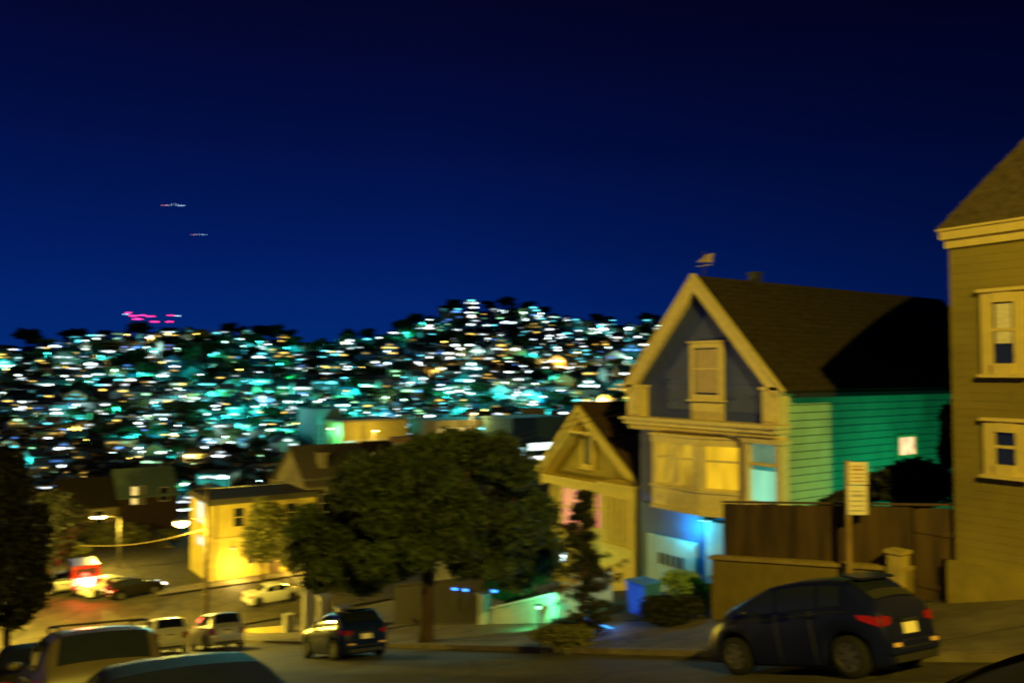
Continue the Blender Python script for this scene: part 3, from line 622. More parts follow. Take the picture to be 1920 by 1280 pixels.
# ------------------------------------------------------------------ cars
m_tyre = M('black rubber', (.010, .010, .010), .9, spec=.2); m_rim = M('alloy rim', (.20, .19, .17), .4, .1, metal=.9)
m_cgl = M('car glass', (.012, .016, .022), .04, .1, spec=.9); m_blk = M('black plastic', (.018, .018, .02), .5)
m_tail = M('red lamp lens', (.22, .008, .01), .15, .05)
m_plate = M('licence plate', (.80, .70, .48), .5, .05)
def car(name, label, paint, mw, L=4.1, Wd=1.72, H=1.52, kind='hatch', rails=False, tail=m_tail, group=None, plate=True, dim=False):
    t = thing(name, None, label, 'car', group, mw=mw); hw = Wd / 2; f = L / 4.1; r = .31 if kind != 'suv' else .36; hx = L / 2
    g = .19 if kind != 'suv' else .27
    if kind == 'hatch':
        top = [(-hx, .80), (-hx + .03, 1.0), (-hx + .16, 1.14), (-hx + .52, H - .06), (-hx + .95, H - .005), (-hx + 1.5, H), (-hx + 2.05, H - .05), (-hx + 2.45, H - .19), (-hx + 3.2, 1.0), (hx - .55, .93), (hx - .2, .80), (hx, .62)]
        belt = [(-hx, .78), (-hx + .05, .98), (-hx + .6, 1.03), (0, .97), (hx - 1.0, .92), (hx - .55, .88), (hx - .2, .76), (hx, .58)]
        wsx = (-hx + 2.1, -hx + 3.15); rwx = (-hx + .14, -hx + .54); side = [(-hx + .62, -hx + 1.02), (-hx + 1.07, -hx + 1.86), (-hx + 1.93, -hx + 2.85)]
    elif kind == 'sedan':
        top = [(-hx, .80), (-hx + .05, .98), (-hx + .75, 1.03), (-hx + 1.35, H - .10), (-hx + 1.8, H - .01), (-hx + 2.2, H), (-hx + 2.7, H - .07), (-hx + 3.45, 1.0), (hx - .6, .88), (hx - .2, .78), (hx, .58)]
        belt = [(-hx, .78), (-hx + .06, .94), (-hx + .8, .98), (0, .95), (hx - 1.1, .91), (hx - .55, .84), (hx - .2, .73), (hx, .55)]
        wsx = (-hx + 2.72, -hx + 3.42); rwx = (-hx + .80, -hx + 1.36); side = [(-hx + 1.30, -hx + 2.05), (-hx + 2.13, -hx + 3.05)]
    else:
        top = [(-hx, .95), (-hx + .04, 1.12), (-hx + .10, 1.2), (-hx + .40, H - .09), (-hx + .8, H - .02), (-hx + 1.7, H), (-hx + 2.5, H - .05), (-hx + 3.35, 1.2), (hx - .6, 1.08), (hx - .15, .98), (hx, .75)]
        belt = [(-hx, .92), (-hx + .05, 1.10), (-hx + .5, 1.13), (0, 1.12), (hx - 1.2, 1.1), (hx - .6, 1.03), (hx - .15, .92), (hx, .7)]
        wsx = (-hx + 2.54, -hx + 3.3); rwx = (-hx + .12, -hx + .42); side = [(-hx + .45, -hx + 1.1), (-hx + 1.17, -hx + 2.0), (-hx + 2.08, -hx + 2.95)]
    I = lambda tab, x: float(np.interp(x, [a for a, b in tab], [b for a, b in tab]))
    wf = hx - .82 * f; wr = -hx + .70 * f
    def hwid(x):
        e = (abs(x) - (hx - .75)) / .75; return hw * (1 - .18 * max(0, e) ** 2)
    def ring(x):
        zb = g
        for c in (wf, wr):
            dd = (r + .075) ** 2 - (x - c) ** 2
            if dd > 0: zb = max(zb, r * .98 + math.sqrt(dd))
        b, tp = I(belt, x), I(top, x); tp = max(tp, b + .015); zb = min(zb, b - .12)
        w = hwid(x); wt_ = w * .93 - .32 * (tp - b); 
        return [(0, zb), (w * .93, zb), (w * .985, zb + (b - zb) * .18), (w, zb + (b - zb) * .55), (w * .985, b - .07), (w * .945, b), ((w * .945 + wt_) / 2 + .012, (b + tp) / 2), (wt_ + .01, tp - min(.06, (tp - b) * .4)), (wt_ - .07, tp - min(.012, (tp - b) * .1)), (wt_ * .5, tp + .012), (0, tp + .02)]
    X = sorted(set([round(v, 3) for v in lin(-hx, hx, 46)] + [round(c + s * (r + .075), 3) for c in (wf, wr) for s in (-1, -.92, -.75, -.5, 0, .5, .75, .92, 1)] + [round(a, 3) for a, b in top]))
    m = MB(); rows = []
    for x in X:
        h = ring(x); rows.append([(x, y, z) for y, z in h] + [(x, -y, z) for y, z in h[-2::-1]])
    m.grid(rows); n = len(rows[0]); m.f.append(tuple(range(n))); m.f.append(tuple(len(m.v) - n + i for i in range(n)))
    body = m.build('body', paint, t, smooth=True)
    e = body.modifiers.new('edge', 'EDGE_SPLIT'); e.split_angle = R(38)
    def spt(x, s, u, off=.008):        # point on the cabin side between belt (u=0) and roof edge (u=1)
        h = ring(x); P = [h[5], h[6], h[7]]; k = u * 2; i = min(1, int(k)); a, b = P[i], P[i + 1]; q = k - i
        y = a[0] + (b[0] - a[0]) * q; z = a[1] + (b[1] - a[1]) * q; return (x, s * (y + off), z + off * .3)
    for s in (1, -1):
        for a, b in side:
            m = MB(); us = lin(.08, .92, 6); m.grid([[spt(a + (b - a) * q, s, u * 1.0) for q in lin(0, 1, 7)] for u in us]); m.build('side_window', m_cgl, t, smooth=True)
    for nm, (a, b) in (('windscreen', wsx), ('rear_window', rwx)):
        m = MB(); P = []
        for q in lin(0, 1, 6):
            x = a + (b - a) * q; h = ring(x); w0 = h[8][0] * .97; P.append([(x + (.006 if nm == 'windscreen' else -.012), y * w0, h[8][1] + (h[10][1] - h[8][1]) * (1 - y * y) + .012) for y in lin(-1, 1, 7)])
        m.grid(P); m.build(nm, m_cgl, t, smooth=True)
    W0 = hwid(-hx); zb = I(belt, -hx + .02)
    m = MB(); m.box(-hx - .07, -hx + .12, -W0 * .96, W0 * .96, g + .12, g + .34); m.build('rear_bumper', paint, t, bevel=.04)
    m = MB(); m.box(-hx - .05, -hx + .1, -W0 * .8, W0 * .8, g + .02, g + .119); m.box(-hx - .075, -hx - .0, -W0 * .7, W0 * .7, g + .21, g + .225); m.build('lower_valance', m_blk if not dim else m_plate, t)
    for s in (1, -1):
        m = MB(); hh = .13 if kind == 'hatch' else .20 if kind != 'suv' else .30
        m.prism([(-hx - .018, s * W0 * .70, zb - .0), (-hx - .018, s * W0 * .99, zb + .03), (-hx - .018, s * W0 * 1.0, zb - hh), (-hx - .018, s * W0 * .72, zb - hh + .03)], (.06, 0, 0))
        m.prism([(-hx + .042, s * W0 * .975, zb + .025), (-hx + .36, s * hwid(-hx + .36) * .985, zb + .06), (-hx + .30, s * hwid(-hx + .3) * 1.005, zb - .02), (-hx + .042, s * W0 * 1.015, zb - hh)], (0, s * .02, 0)); m.build('tail_light', tail, t)
        MB().box(-hx - .078, -hx - .03, *(sorted((s * W0 * .62, s * W0 * .88))), g + .24, g + .30).build('reflector', M('amber reflector', (.7, .42, .22), .3), t)
        m = MB(); m.ball((hx - .14, s * hwid(hx) * .8, .66 if kind != 'suv' else .85), .14, .16, .075); m.build('headlight', M('headlamp glass', (.10, .10, .10), .25), t, smooth=True)
        m = MB(); m.ball((-hx + 2.78 * f, s * (hw + .09), 1.02 if kind != 'suv' else 1.18), .07, .10, .075); m.build('wing_mirror', paint, t, smooth=True)
        for c in (wf, wr):
            yo = s * (hw * .985); yi = s * (hw - .21)
            m = MB(); q = []
            for (yy, rr) in ((yi, r * .93), (yi, r), ((yi + yo) / 2, r * 1.005), (yo, r), (yo, r * .68)):
                q.append([(c + rr * math.cos(2 * math.pi * k / 28), yy, r + rr * math.sin(2 * math.pi * k / 28)) for k in range(29)])
            m.grid(q); wo = m.build('wheel', m_tyre, t, smooth=True)
            m = MB(); m.tube([(c, yo - s * .05, r), (c, yo - s * .03, r)], r * .66, 24)
            rim = MB()
            for k in range(7):
                a = 2 * math.pi * k / 7; d1 = Vector((math.cos(a), 0, math.sin(a))); d2 = Vector((-math.sin(a), 0, math.cos(a))); cc = Vector((c, yo - s * .03, r))
                rim.prism([cc + d1 * .04 + d2 * .028, cc + d1 * r * .64 + d2 * .04, cc + d1 * r * .64 - d2 * .04, cc + d1 * .04 - d2 * .028], (0, s * .022, 0))
            rim.tube([(c, yo - s * .03, r), (c, yo + s * .0, r)], .06, 12)
            q = [[(c + rr * math.cos(2 * math.pi * k / 24), yy, r + rr * math.sin(2 * math.pi * k / 24)) for k in range(25)] for (yy, rr) in ((yo - s * .025, r * .6), (yo - s * .001, r * .62), (yo - s * .001, r * .69))]
            rim.grid(q); rim.build('rim', m_rim, wo); m.build('brake_disc', m_blk, wo)
    if plate: MB().box(-hx - .03, -hx - .012, -.17, .17, zb - .27, zb - .11).build('number_plate', m_plate, t)
    m = MB(); m.box(-hx - .05, -hx - .012, -.2, .2, zb - .09, zb - .05); m.build('hatch_handle', m_blk, t)
    if kind == 'hatch':
        m = MB(); m.prism([(-hx + .36, -hw * .60, H - .06), (-hx + .70, -hw * .60, H + .022), (-hx + .70, hw * .60, H + .022), (-hx + .36, hw * .60, H - .06)], (0, 0, .035)); m.build('spoiler', paint, t)
        MB().tube([(-hx + .8, 0, H), (-hx + .6, 0, H + .16)], .008, 6).build('aerial', m_blk, t)
    if rails:
        for s in (1, -1):
            m = MB(); yy = s * hw * .66; m.tube([(-hx + .45, yy, H - .06), (-hx + .52, yy, H + .05), (-hx + .9, yy, H + .07), (-hx + 2.1, yy, H + .06), (-hx + 2.35, yy, H - .03)], .022, 8); m.build('roof_rail', m_blk, t, smooth=True)
        m = MB(); m.tube([(-hx + 1.0, -hw * .66, H + .075), (-hx + 1.0, hw * .66, H + .075)], .02, 6); m.build('cross_bar', m_blk, t)
    if len(X) and not name.startswith('distant'):
        for s in (1, -1):
            m = MB()
            for xx in [side[-1][1] - .02, side[-1][0] - .035, side[-2][0] + .12]:
                h = ring(xx); m.tube([(xx, s * (y + .001), z) for y, z in h[1:6]], .007, 5)
            m.tube([(xx, s * (ring(xx)[4][0] + .002), ring(xx)[4][1] + .02) for xx in lin(-hx + .5, hx - .9, 14)], .006, 5)
            m.build('door_seam', m_blk, t)
    MB().box(-hx + .35, hx - .4, -hw + .22, hw - .22, g - .05, g + .15).build('underbody', m_blk, t)
    m = MB()
    for s in (1, -1):
        for a, b in side[-2:]: m.box(a + .06, a + .24, *sorted((s * (hw * .99), s * (hw * 1.01 + .012))), I(belt, a) - .11, I(belt, a) - .075)
    m.build('door_handle', paint, t)
    return t
def on_slope(x, y, yaw=0, dz=0, fz=None):
    """place on the street: local +x points down the street (yaw 0), tilted with the road"""
    fz = fz or (lambda a, b: gz(a, b)); e = 1.2; h = Vector((math.sin(yaw), math.cos(yaw), 0)); l = Vector((-h.y, h.x, 0))
    f = Vector((h.x, h.y, (fz(x + h.x * e, y + h.y * e) - fz(x - h.x * e, y - h.y * e)) / (2 * e))).normalized()
    s = Vector((l.x, l.y, (fz(x + l.x * .7, y + l.y * .7) - fz(x - l.x * .7, y - l.y * .7)) / 1.4)); s = (s - f * s.dot(f)).normalized(); n = f.cross(s)
    z = (fz(x + h.x * e, y + h.y * e) + fz(x - h.x * e, y - h.y * e)) / 2
    return Matrix(((f.x, s.x, n.x, x), (f.y, s.y, n.y, y), (f.z, s.z, n.z, z + dz), (0, 0, 0, 1)))
RZ = lambda a, b: road_z(a, b) - .02
m_navy = M('dark navy paint', (.004, .006, .05), .34, .1, 2, spec=.22); m_ngold = M('champagne car paint', (.075, .060, .040), .4, .1, 2, coat=.1, spec=.3)
m_blackp = M('black car paint', (.010, .008, .006), .5, .1, 2, spec=.02); m_silv = M('silver car paint', (.50, .48, .45), .3, .08, 2, metal=.4, coat=.5)
m_blue2 = M('deep blue car paint', (.004, .010, .06), .25, .1, 2, coat=.15, spec=.3); m_whit = M('white car paint', (.68, .66, .6), .3, .06, 2, coat=.5)
car('hatchback_car', 'dark navy hatchback parked at the kerb in front of the retaining wall', m_navy, on_slope(12.0, 8.5, 0, 0, RZ), 3.62, 1.6, 1.47)
p = atx(648, 1200, 10.6); car('sedan_car', 'dark blue car parked below the big tree, facing downhill', m_blue2, on_slope(10.7, 26.2, 0, 0, RZ), 4.2, 1.72, 1.46, 'hatch')
car('sport_utility_car', 'silver sport utility car with dark rear window, parked at the lower kerb', m_silv, on_slope(10.7, 43.0, 0, 0, RZ), 4.5, 1.86, 1.75, 'suv')
car('sport_utility_car', 'white sport utility car stopped beside the silver one, lower on the street', m_whit, on_slope(8.3, 44.2, 0, 0, RZ), 4.5, 1.86, 1.72, 'suv')
car('station_car', 'champagne sport utility car with roof rails and black rear window on the near kerb', m_ngold, on_slope(1.65, 15.2, 0, 0, RZ), 4.7, 1.88, 1.70, 'suv', rails=True)
car('sedan_car', 'black sedan parked nearest behind the champagne car, only its roof showing', m_blackp, on_slope(1.7, 8.6, 0, 0, RZ), 4.4, 1.76, 1.36, 'sedan')
car('sedan_car', 'dark car at the near kerb ahead of the champagne car', m_blackp, on_slope(1.2, 20.0, 0, 0, RZ), 4.5, 1.78, 1.46, 'sedan')
car('sedan_car', 'black car right beside the viewpoint with only its tail corner showing', m_blackp, on_slope(2.16, -.22, math.pi, 0, RZ), 4.3, 1.76, 1.44, 'sedan')

# ------------------------------------------------------------------ street lamps and the utility pole
m_pole = M('galvanised pole', (.30, .27, .22), .6, .2, 3, metal=.4)
def street_lamp(x, y, h, ax, ay, label, power, col, lit_es=30, spot=True, base=None, bulb=.3, group='street lamps'):
    z = gz(x, y) if base is None else base
    t = thing('street_lamp', (x, y, z), label, 'street lamp', group)
    MB().tube([(x, y, z - .3), (x, y, z + h * .6), (x, y, z + h)], [.11, .085, .06], 10).build('pole', m_pole, t, smooth=True)
    MB().tube([(x, y, z + h - .3), (x + ax * .4, y + ay * .4, z + h + .15), (x + ax * .85, y + ay * .85, z + h + .2)], .035, 8).build('arm', m_pole, t, smooth=True)
    lx, ly, lz = x + ax, y + ay, z + h + .18
    hd = MB().ball((lx, ly, lz + .06), .36, .26, .12).build('lamp_head', m_pole, t, smooth=True)
    MB().ball((lx, ly, lz - .06), bulb, bulb * .75, .12).build('lens', LIT('sodium lens %d' % int(lit_es), (1, .72, .26), lit_es), hd, smooth=True)
    lamp('lamp_light', (lx, ly, lz - .3), power, col, t, .15); return t
# the lamp that lights this block stands across the street behind the viewpoint, outside the picture
street_lamp(-1.1, -10, 9.3, 1.6, 0, 'tall sodium street lamp on the near pavement uphill of the viewpoint', 32000, SODIUM)
street_lamp(-1.4, 63.5, 8, 1.2, -.4, 'added sodium street lamp brightening the lower crossing, out of view beyond the black trees', 30000, SODIUM)  # added outside the frame to brighten the road at the crossing
# utility pole with the street light on the lower corner
up = atd(386, 1140, 54.5); up.z = gz(up.x, up.y)
t = thing('utility_pole', tuple(up), 'wooden utility pole with climbing rungs, on the lower street corner', 'utility pole')
topz = atd(386, 905, 54.5).z
MB().tube([up - Vector((0, 0, .4)), Vector((up.x, up.y, topz))], [.17, .12], 10).build('pole', M('creosoted pole', (.07, .05, .03), .9, .3, 4), t)
m = MB()
for k in range(9): zz = up.z + 2.6 + k * .55; m.box(up.x - .26, up.x + .26, up.y - .02, up.y + .02, zz, zz + .04)
m.build('rung', M('rung steel', (.35, .26, .12), .6), t); MB().box(up.x - 1.0, up.x + 1.0, up.y - .05, up.y + .05, topz - .5, topz - .38).build('cross_arm', M('creosoted pole'), t)
lb = atd(340, 980, 54.0)
MB().tube([(up.x, up.y, lb.z + .2), (lb.x, lb.y, lb.z + .32)], .03, 8).build('lamp_arm', m_pole, t)
hd = MB().ball((lb.x, lb.y, lb.z + .18), .45, .3, .12).build('lamp_head', m_pole, t, smooth=True)
MB().ball(lb, .42, .42, .27).build('lens', LIT('sodium lens bright', (1, .70, .24), 22), hd, smooth=True); lamp('pole_light', lb - Vector((0, 0, .45)), 8500, SODIUM, t, .2)
c0 = atd(150, 1022, 62); wire = MB()
pts = [Vector((up.x, up.y, atd(386, 990, 54.5).z)).lerp(c0, q) - Vector((0, 0, 1.1 * math.sin(math.pi * q) * .4)) for q in lin(0, 1, 12)]; wire.tube(pts, .022, 6)
o = wire.build('overhead_cable', M('pale cable', (.22, .16, .07), .6), None, origin=tuple(up)); tag(o, 'thick pale cable slung from the utility pole across the lower street', 'cable')
wire = MB(); a = Vector((up.x, up.y, topz - .35)); b = Vector((16.5, 18, -1.2))
for off in (-.8, .8):
    wire.tube([a + Vector((off, 0, 0)) + (Vector((20.6, 22.6 + off * .1, -1.3)) - a) * q - Vector((0, 0, 1.4 * math.sin(math.pi * q) * .5)) for q in lin(0, 1, 24)], .012, 5)
o = wire.build('power_line', M('black wire', (.02, .02, .02), .6), None, origin=tuple(up)); tag(o, 'pair of thin power lines strung along the house fronts', 'cable')
l2 = atd(185, 968, 76); street_lamp(l2.x + 1.8, l2.y, l2.z - .18 - gz(l2.x + 1.8, l2.y), -1.8, 0, 'lit street lamp farther down, beyond the lower crossing', 5500, SODIUM, 40, bulb=.6)

# ------------------------------------------------------------------ the lower corner: yellow building, vehicles, trees
def hloc(px, py, d, face=None):
    p = atd(px, py, d); return p
def block(name, label, cat, x0, x1, y0, y1, zb, zt, wall, trim, wins, roof='flat', rmat=None, side=(), lit=None, group=None, door=None):
    """building with its front at y0 facing -y (towards the viewer) and a left side at x0 facing -x"""
    t = thing(name, ((x0 + x1) / 2, (y0 + y1) / 2, zb), label, cat, group)
    m = MB(); m.box(x0, x1, y0, y1, zb - 1, zt); m.build('wall', wall, t)
    rmat = rmat or m_shing
    if roof == 'flat':
        m = MB(); m.box(x0 - .25, x1 + .25, y0 - .25, y1 + .25, zt + .002, zt + .3); m.box(x0 - .12, x1 + .12, y0 - .12, y1 + .12, zt + .301, zt + .5); m.build('roof', rmat, t)
    elif roof == 'gx':      # ridge along y, gable to the viewer
        xm = (x0 + x1) / 2; h = (x1 - x0) * .42; m = MB(); m.prism([(x0, y0 + .02, zt), (x1, y0 + .02, zt), (xm, y0 + .02, zt + h)], (0, y1 - y0 - .04, 0)); m.build('gable_wall', wall, t)
        m = MB()
        for s, xe in ((-1, x0), (1, x1)):
            m.prism([(xe + s * .35, y0 - .35, zt - .28), (xm, y0 - .35, zt + h + .005), (xm, y0 - .35, zt + h + .18), (xe + s * .35, y0 - .35, zt - .1)], (0, y1 - y0 + .7, 0))
        m.build('roof', rmat, t)
    else:                   # ridge along x, eave to the viewer
        ym = (y0 + y1) / 2; h = (y1 - y0) * .36; m = MB(); m.prism([(x0 + .02, y0, zt), (x0 + .02, y1, zt), (x0 + .02, ym, zt + h)], (x1 - x0 - .04, 0, 0)); m.build('gable_wall', wall, t)
        m = MB()
        for s, ye in ((-1, y0), (1, y1)):
            m.prism([(x0 - .3, ye + s * .35, zt - .25), (x0 - .3, ym, zt + h + .005), (x0 - .3, ym, zt + h + .17), (x0 - .3, ye + s * .35, zt - .08)], (x1 - x0 + .6, 0, 0))
        m.build('roof', rmat, t)
    for (a, b, c, d, mt) in wins:       # front windows, fractions of width / metres above base
        xa, xb = x0 + (x1 - x0) * a, x0 + (x1 - x0) * b; m = MB(); z0, z1 = zb + c, zb + d
        m.box(xa - .1, xa, y0 - .07, y0 - .002, z0 - .1, z1 + .1); m.box(xb, xb + .1, y0 - .07, y0 - .002, z0 - .1, z1 + .1); m.box(xa, xb, y0 - .08, y0 - .002, z1, z1 + .1); m.box(xa, xb, y0 - .1, y0 - .002, z0 - .1, z0); m.box(xa, xb, y0 - .05, y0 - .015, (z0 + z1) / 2 - .03, (z0 + z1) / 2 + .03)
        w = m.build('window', trim, t); MB().box(xa + .002, xb - .002, y0 - .04, y0 - .03, z0 + .002, z1 - .002).build('pane', mt, w)
    for (a, b, c, d, mt) in side:       # side windows
        ya, yb = y0 + (y1 - y0) * a, y0 + (y1 - y0) * b; m = MB(); z0, z1 = zb + c, zb + d
        m.box(x0 - .07, x0 - .002, ya - .1, ya, z0 - .1, z1 + .1); m.box(x0 - .07, x0 - .002, yb, yb + .1, z0 - .1, z1 + .1); m.box(x0 - .08, x0 - .002, ya, yb, z1, z1 + .1); m.box(x0 - .1, x0 - .002, ya, yb, z0 - .1, z0); m.box(x0 - .06, x0 - .015, (ya + yb) / 2 - .03, (ya + yb) / 2 + .03, z0, z1)
        w = m.build('window', trim, t); MB().box(x0 - .04, x0 - .03, ya + .002, yb - .002, z0 + .002, z1 - .002).build('pane', mt, w)
    return t
m_yw = M('yellow stucco', (.50, .39, .08), .85, .12, 1.2, .2); m_grey = M('grey boards', (.16, .14, .11), .85, .15, 2); m_tan = M('tan stucco', (.30, .24, .12), .85, .15, 2)
m_litW = LIT('cool lit pane', (.55, .95, 1.0), .9); m_litY = LIT('amber lit pane', (1, .72, .2), 1.4); m_litG = LIT('green lit pane', (.45, 1, .6), 1.0)
q = aty(394, 1110, 73.0); zb = gz(q.x, 73); rb_ = ray(356, 1100); yb_ = q.x * rb_.y / rb_.x
zt = aty(480, 940, 73).z
cbd = block('corner_building', 'yellow stucco corner building lit by the street lamp, small tree before it', 'building', q.x, q.x + 9.4, 73, yb_, zb, zt, m_yw, m_ttr, [(.33, .40, 1.2, 3.0, m_glass), (.60, .67, 1.2, 3.0, m_glass), (.2, .3, 4.6, 6.2, m_glass), (.7, .8, 4.6, 6.2, m_glass)], 'flat', M('dark tar roof', (.05, .045, .04), .9), side=[(.35, .62, 4.6, 7.0, m_litW), (.35, .6, 2.6, 3.4, m_litW)])
MB().box(q.x + .35, q.x + .45, 72.9, 72.995, zb, zt).build('downpipe', m_grey, cbd)
m = MB(); m.box(q.x + 5.0, q.x + 6.1, 72.93, 72.995, zb - .2, zb + 2.2); m.build('door', M('brown door', (.10, .06, .03), .5), cbd)
MB().box(q.x - .03, q.x + 9.42, 72.93, 72.996, zb + 3.5, zb + 3.66).build('string_course', m_ttr, cbd)
wp = aty(440, 1060, 72.2)
t = thing('wall_lamp', (wp.x, 72.9, wp.z), 'small wall lamp throwing yellow light over the corner building', 'lamp'); MB().box(wp.x - .12, wp.x + .12, 72.75, 72.93, wp.z + 1.4, wp.z + 1.6).build('lamp_body', m_blk, t); MB().box(wp.x - .1, wp.x + .1, 72.77, 72.91, wp.z + 1.36, wp.z + 1.399).build('lens', LIT('amber lens', (1, .8, .3), 8), t)
lamp('wall_light', (wp.x, 71.6, wp.z - .2), 700, (1, .68, .13), t, .2); lamp('wall_light', (wp.x + 5.2, 71.6, wp.z - .4), 600, (1, .66, .08), t, .2)
# houses and sheds around the lower street, left of the corner building
def hb(name, label, pxl, pxr, pyb, pyt, d, depth, wall, wins, roof, rmat, side=(), trim=None, cat='house'):
    y0 = atd((pxl + pxr) / 2, pyb, d).y; a = aty(pxl, pyb, y0); b = aty(pxr, pyb, y0); zt = aty((pxl + pxr) / 2, pyt, y0).z; zb = min(gz(a.x, y0), aty((pxl + pxr) / 2, pyb, y0).z)
    return block(name, label, cat, a.x, b.x, y0, y0 + depth, zb, zt, wall, trim or m_white, wins, roof, rmat, side)
m_mint = M('mint roof', (.20, .30, .22), .8, .15, 2); m_brn = M('brown boards', (.08, .045, .03), .85, .2, 2)
m_cyan = M('teal stucco', (.20, .42, .40), .85, .15, 1)
hb('terrace_house', 'brown house with white porch columns and mint roof above the lower street', 222, 330, 1000, 928, 112, 9, m_brn, [(.22, .30, 4.2, 6.6, m_litY), (.36, .42, 4.2, 6.6, m_tan), (.7, .85, 4.4, 6.2, m_glass)], 'gy', m_mint)
hb('terrace_house', 'low tan house with grey roof behind the far street lamp', 110, 220, 1010, 950, 108, 9, m_tan, [(.15, .35, 2, 3.6, m_litY), (.6, .75, 2, 3.6, m_glass)], 'gy', m_shing)
hb('terrace_house', 'small white fronted house with a cool porch light at the lower crossing', 278, 345, 1098, 1045, 88, 8, m_grey, [(.1, .3, 1.0, 2.6, m_litW), (.6, .9, .9, 2.6, m_litG)], 'gx', m_shing)
hb('terrace_house', 'grey hipped house half hidden behind the big tree', 575, 700, 1010, 905, 78, 9, m_grey, [(.2, .32, 5, 6.6, m_glass), (.6, .72, 5, 6.6, m_glass)], 'gy', M('grey slates', (.07, .06, .055), .9, .2, 4))
hb('terrace_house', 'little yellow gabled house above the corner building', 543, 588, 960, 900, 100, 8, m_yw, [(.3, .6, 3.0, 4.6, m_glass)], 'gx', m_shing)
hb('commercial_building', 'long low yellow lit building at the foot of the hill, left of the treetop', 642, 762, 850, 790, 190, 14, m_yw, [(.02 + .085 * k, .08 + .085 * k, 4.8, 6.6, m_litG if k < 2 else m_tan) for k in range(11)] + [(.3, .48, 1.2, 4.0, m_litW)], 'flat', m_tan, cat='building')
hb('commercial_building', 'long low olive building at the foot of the hill, above the treetop', 818, 965, 850, 790, 200, 14, m_tan, [(.03 + .08 * k, .09 + .08 * k, 4.8, 6.6, m_tan if k % 3 else m_litY) for k in range(11)], 'flat', m_tan, cat='building')
hb('commercial_building', 'teal lit blocky building with upright fins, left of the yellow building', 590, 640, 850, 770, 196, 12, m_cyan, [(.08 + .19 * k, .17 + .19 * k, 2, 9, m_glass) for k in range(5)], 'flat', m_cyan, cat='building')
hb('market_building', 'brightly lit low market with white and red lights beside the cottage roof', 960, 1062, 830, 786, 185, 12, m_cyan, [(.04, .22, 2.4, 4.2, m_litW), (.28, .62, 1.0, 2.0, LIT('market white', (.9, 1, .95), 3)), (.3, .75, 3.3, 5.0, LIT('market glow', (.75, 1, .9), 2.2)), (.66, .8, .9, 1.5, LIT('market red', (1, .15, .1), 3)), (.82, .97, 1, 4.5, m_litW)], 'flat', m_cyan, cat='building')
hb('chimney_house', 'house with one tall pale double chimney rising beyond the big tree', 700, 790, 905, 868, 118, 8, m_brn, [(.3, .5, 3, 4.5, m_litW)], 'gy', m_shing)
cp = atd(750, 835, 117)
t = thing('chimney_stack', (cp.x, cp.y, cp.z - 3), 'tall pale chimney stack with capped head, above the big tree', 'chimney'); m = MB(); m.box(cp.x - .9, cp.x - .2, cp.y - .5, cp.y + .5, cp.z - 3.6, cp.z + .6); m.box(cp.x + .2, cp.x + .9, cp.y - .5, cp.y + .5, cp.z - 3.6, cp.z + .6); m.build('stack', m_plant, t); MB().box(cp.x - 1.4, cp.x + 1.4, cp.y - .8, cp.y + .8, cp.z + .601, cp.z + 1.3).build('cap', M('pink brick', (.42, .26, .18), .9), t)
cp = atd(603, 870, 79)
t = thing('chimney_stack', (cp.x, cp.y, cp.z - 2), 'grey chimney stack on the house half behind the big tree', 'chimney'); m = MB(); m.box(cp.x - .4, cp.x + .4, cp.y - .4, cp.y + .4, cp.z - 2.4, cp.z + 1.0); m.build('stack', m_grey, t); MB().box(cp.x - .5, cp.x + .5, cp.y - .5, cp.y + .5, cp.z + 1.001, cp.z + 1.2).build('cap', m_grey, t)
for (px, py, dd, hh_, col, lb_) in ((700, 852, 184, 9, (1, .74, .14), 'amber street lamp added to light the long low yellow building at the hill foot'), (885, 852, 193, 9, (1, .78, .2), 'amber street lamp added to light the long olive building above the treetop'), (615, 852, 188, 9, (.1, 1, .75), 'teal street lamp added to light the teal building with upright fins')):
    c_ = atd(px, py, dd); street_lamp(c_.x, c_.y, hh_, 0, -1.2, lb_, 2600, col, 16, bulb=.4)  # lamps added to throw light on the low building fronts
# white gate pillars and a low wall on the lower part of this block
for (px, pyt, pyb, X, lb) in ((578, 1094, 1150, 15.6, 'white fluted gate pillar, farthest of the three beyond the dark blue car'), (607, 1114, 1162, 15.2, 'white fluted gate pillar, middle one of the three beyond the dark blue car'), (643, 1136, 1170, 15.0, 'white fluted gate pillar just above the dark blue car roof')):
    a = atx(px, pyb, X); b = atx(px, pyt, X); g0 = min(gz(X, a.y), a.z)
    t = thing('gate_pillar', (X, a.y, g0), lb, 'pillar', 'white gate pillars'); m = MB(); m.box(X - .26, X + .26, a.y - .26, a.y + .26, g0, b.z - .1)
    for k in range(3): m.box(X - .28, X - .261, a.y - .2 + k * .15, a.y - .11 + k * .15, g0 + .2, b.z - .25); m.box(X - .2 + k * .15, X - .11 + k * .15, a.y - .28, a.y - .261, g0 + .2, b.z - .25)
    m.build('shaft', m_white, t); MB().box(X - .33, X + .33, a.y - .33, a.y + .33, b.z - .099, b.z).build('cap', m_white, t)
a = atx(462, 1200, 15.5); b = atx(535, 1200, 15.5)
t = thing('garden_wall', (15.5, a.y, gz(15.5, a.y)), 'low cream garden wall at the lower pavement, beside the silver car', 'wall'); m = MB(); m.prism([(15.5, a.y, gz(15.5, a.y) - .4), (15.5, b.y, gz(15.5, b.y) - .4), (15.5, b.y, atx(535, 1172, 15.5).z), (15.5, a.y, atx(462, 1178, 15.5).z)], (.3, 0, 0)); m.build('wall', m_yw, t); m = MB(); m.box(15.35, 15.85, b.y - .5, b.y - .001, gz(15.5, b.y) - .4, atx(548, 1158, 15.5).z); m.build('end_pillar', m_plant, t)
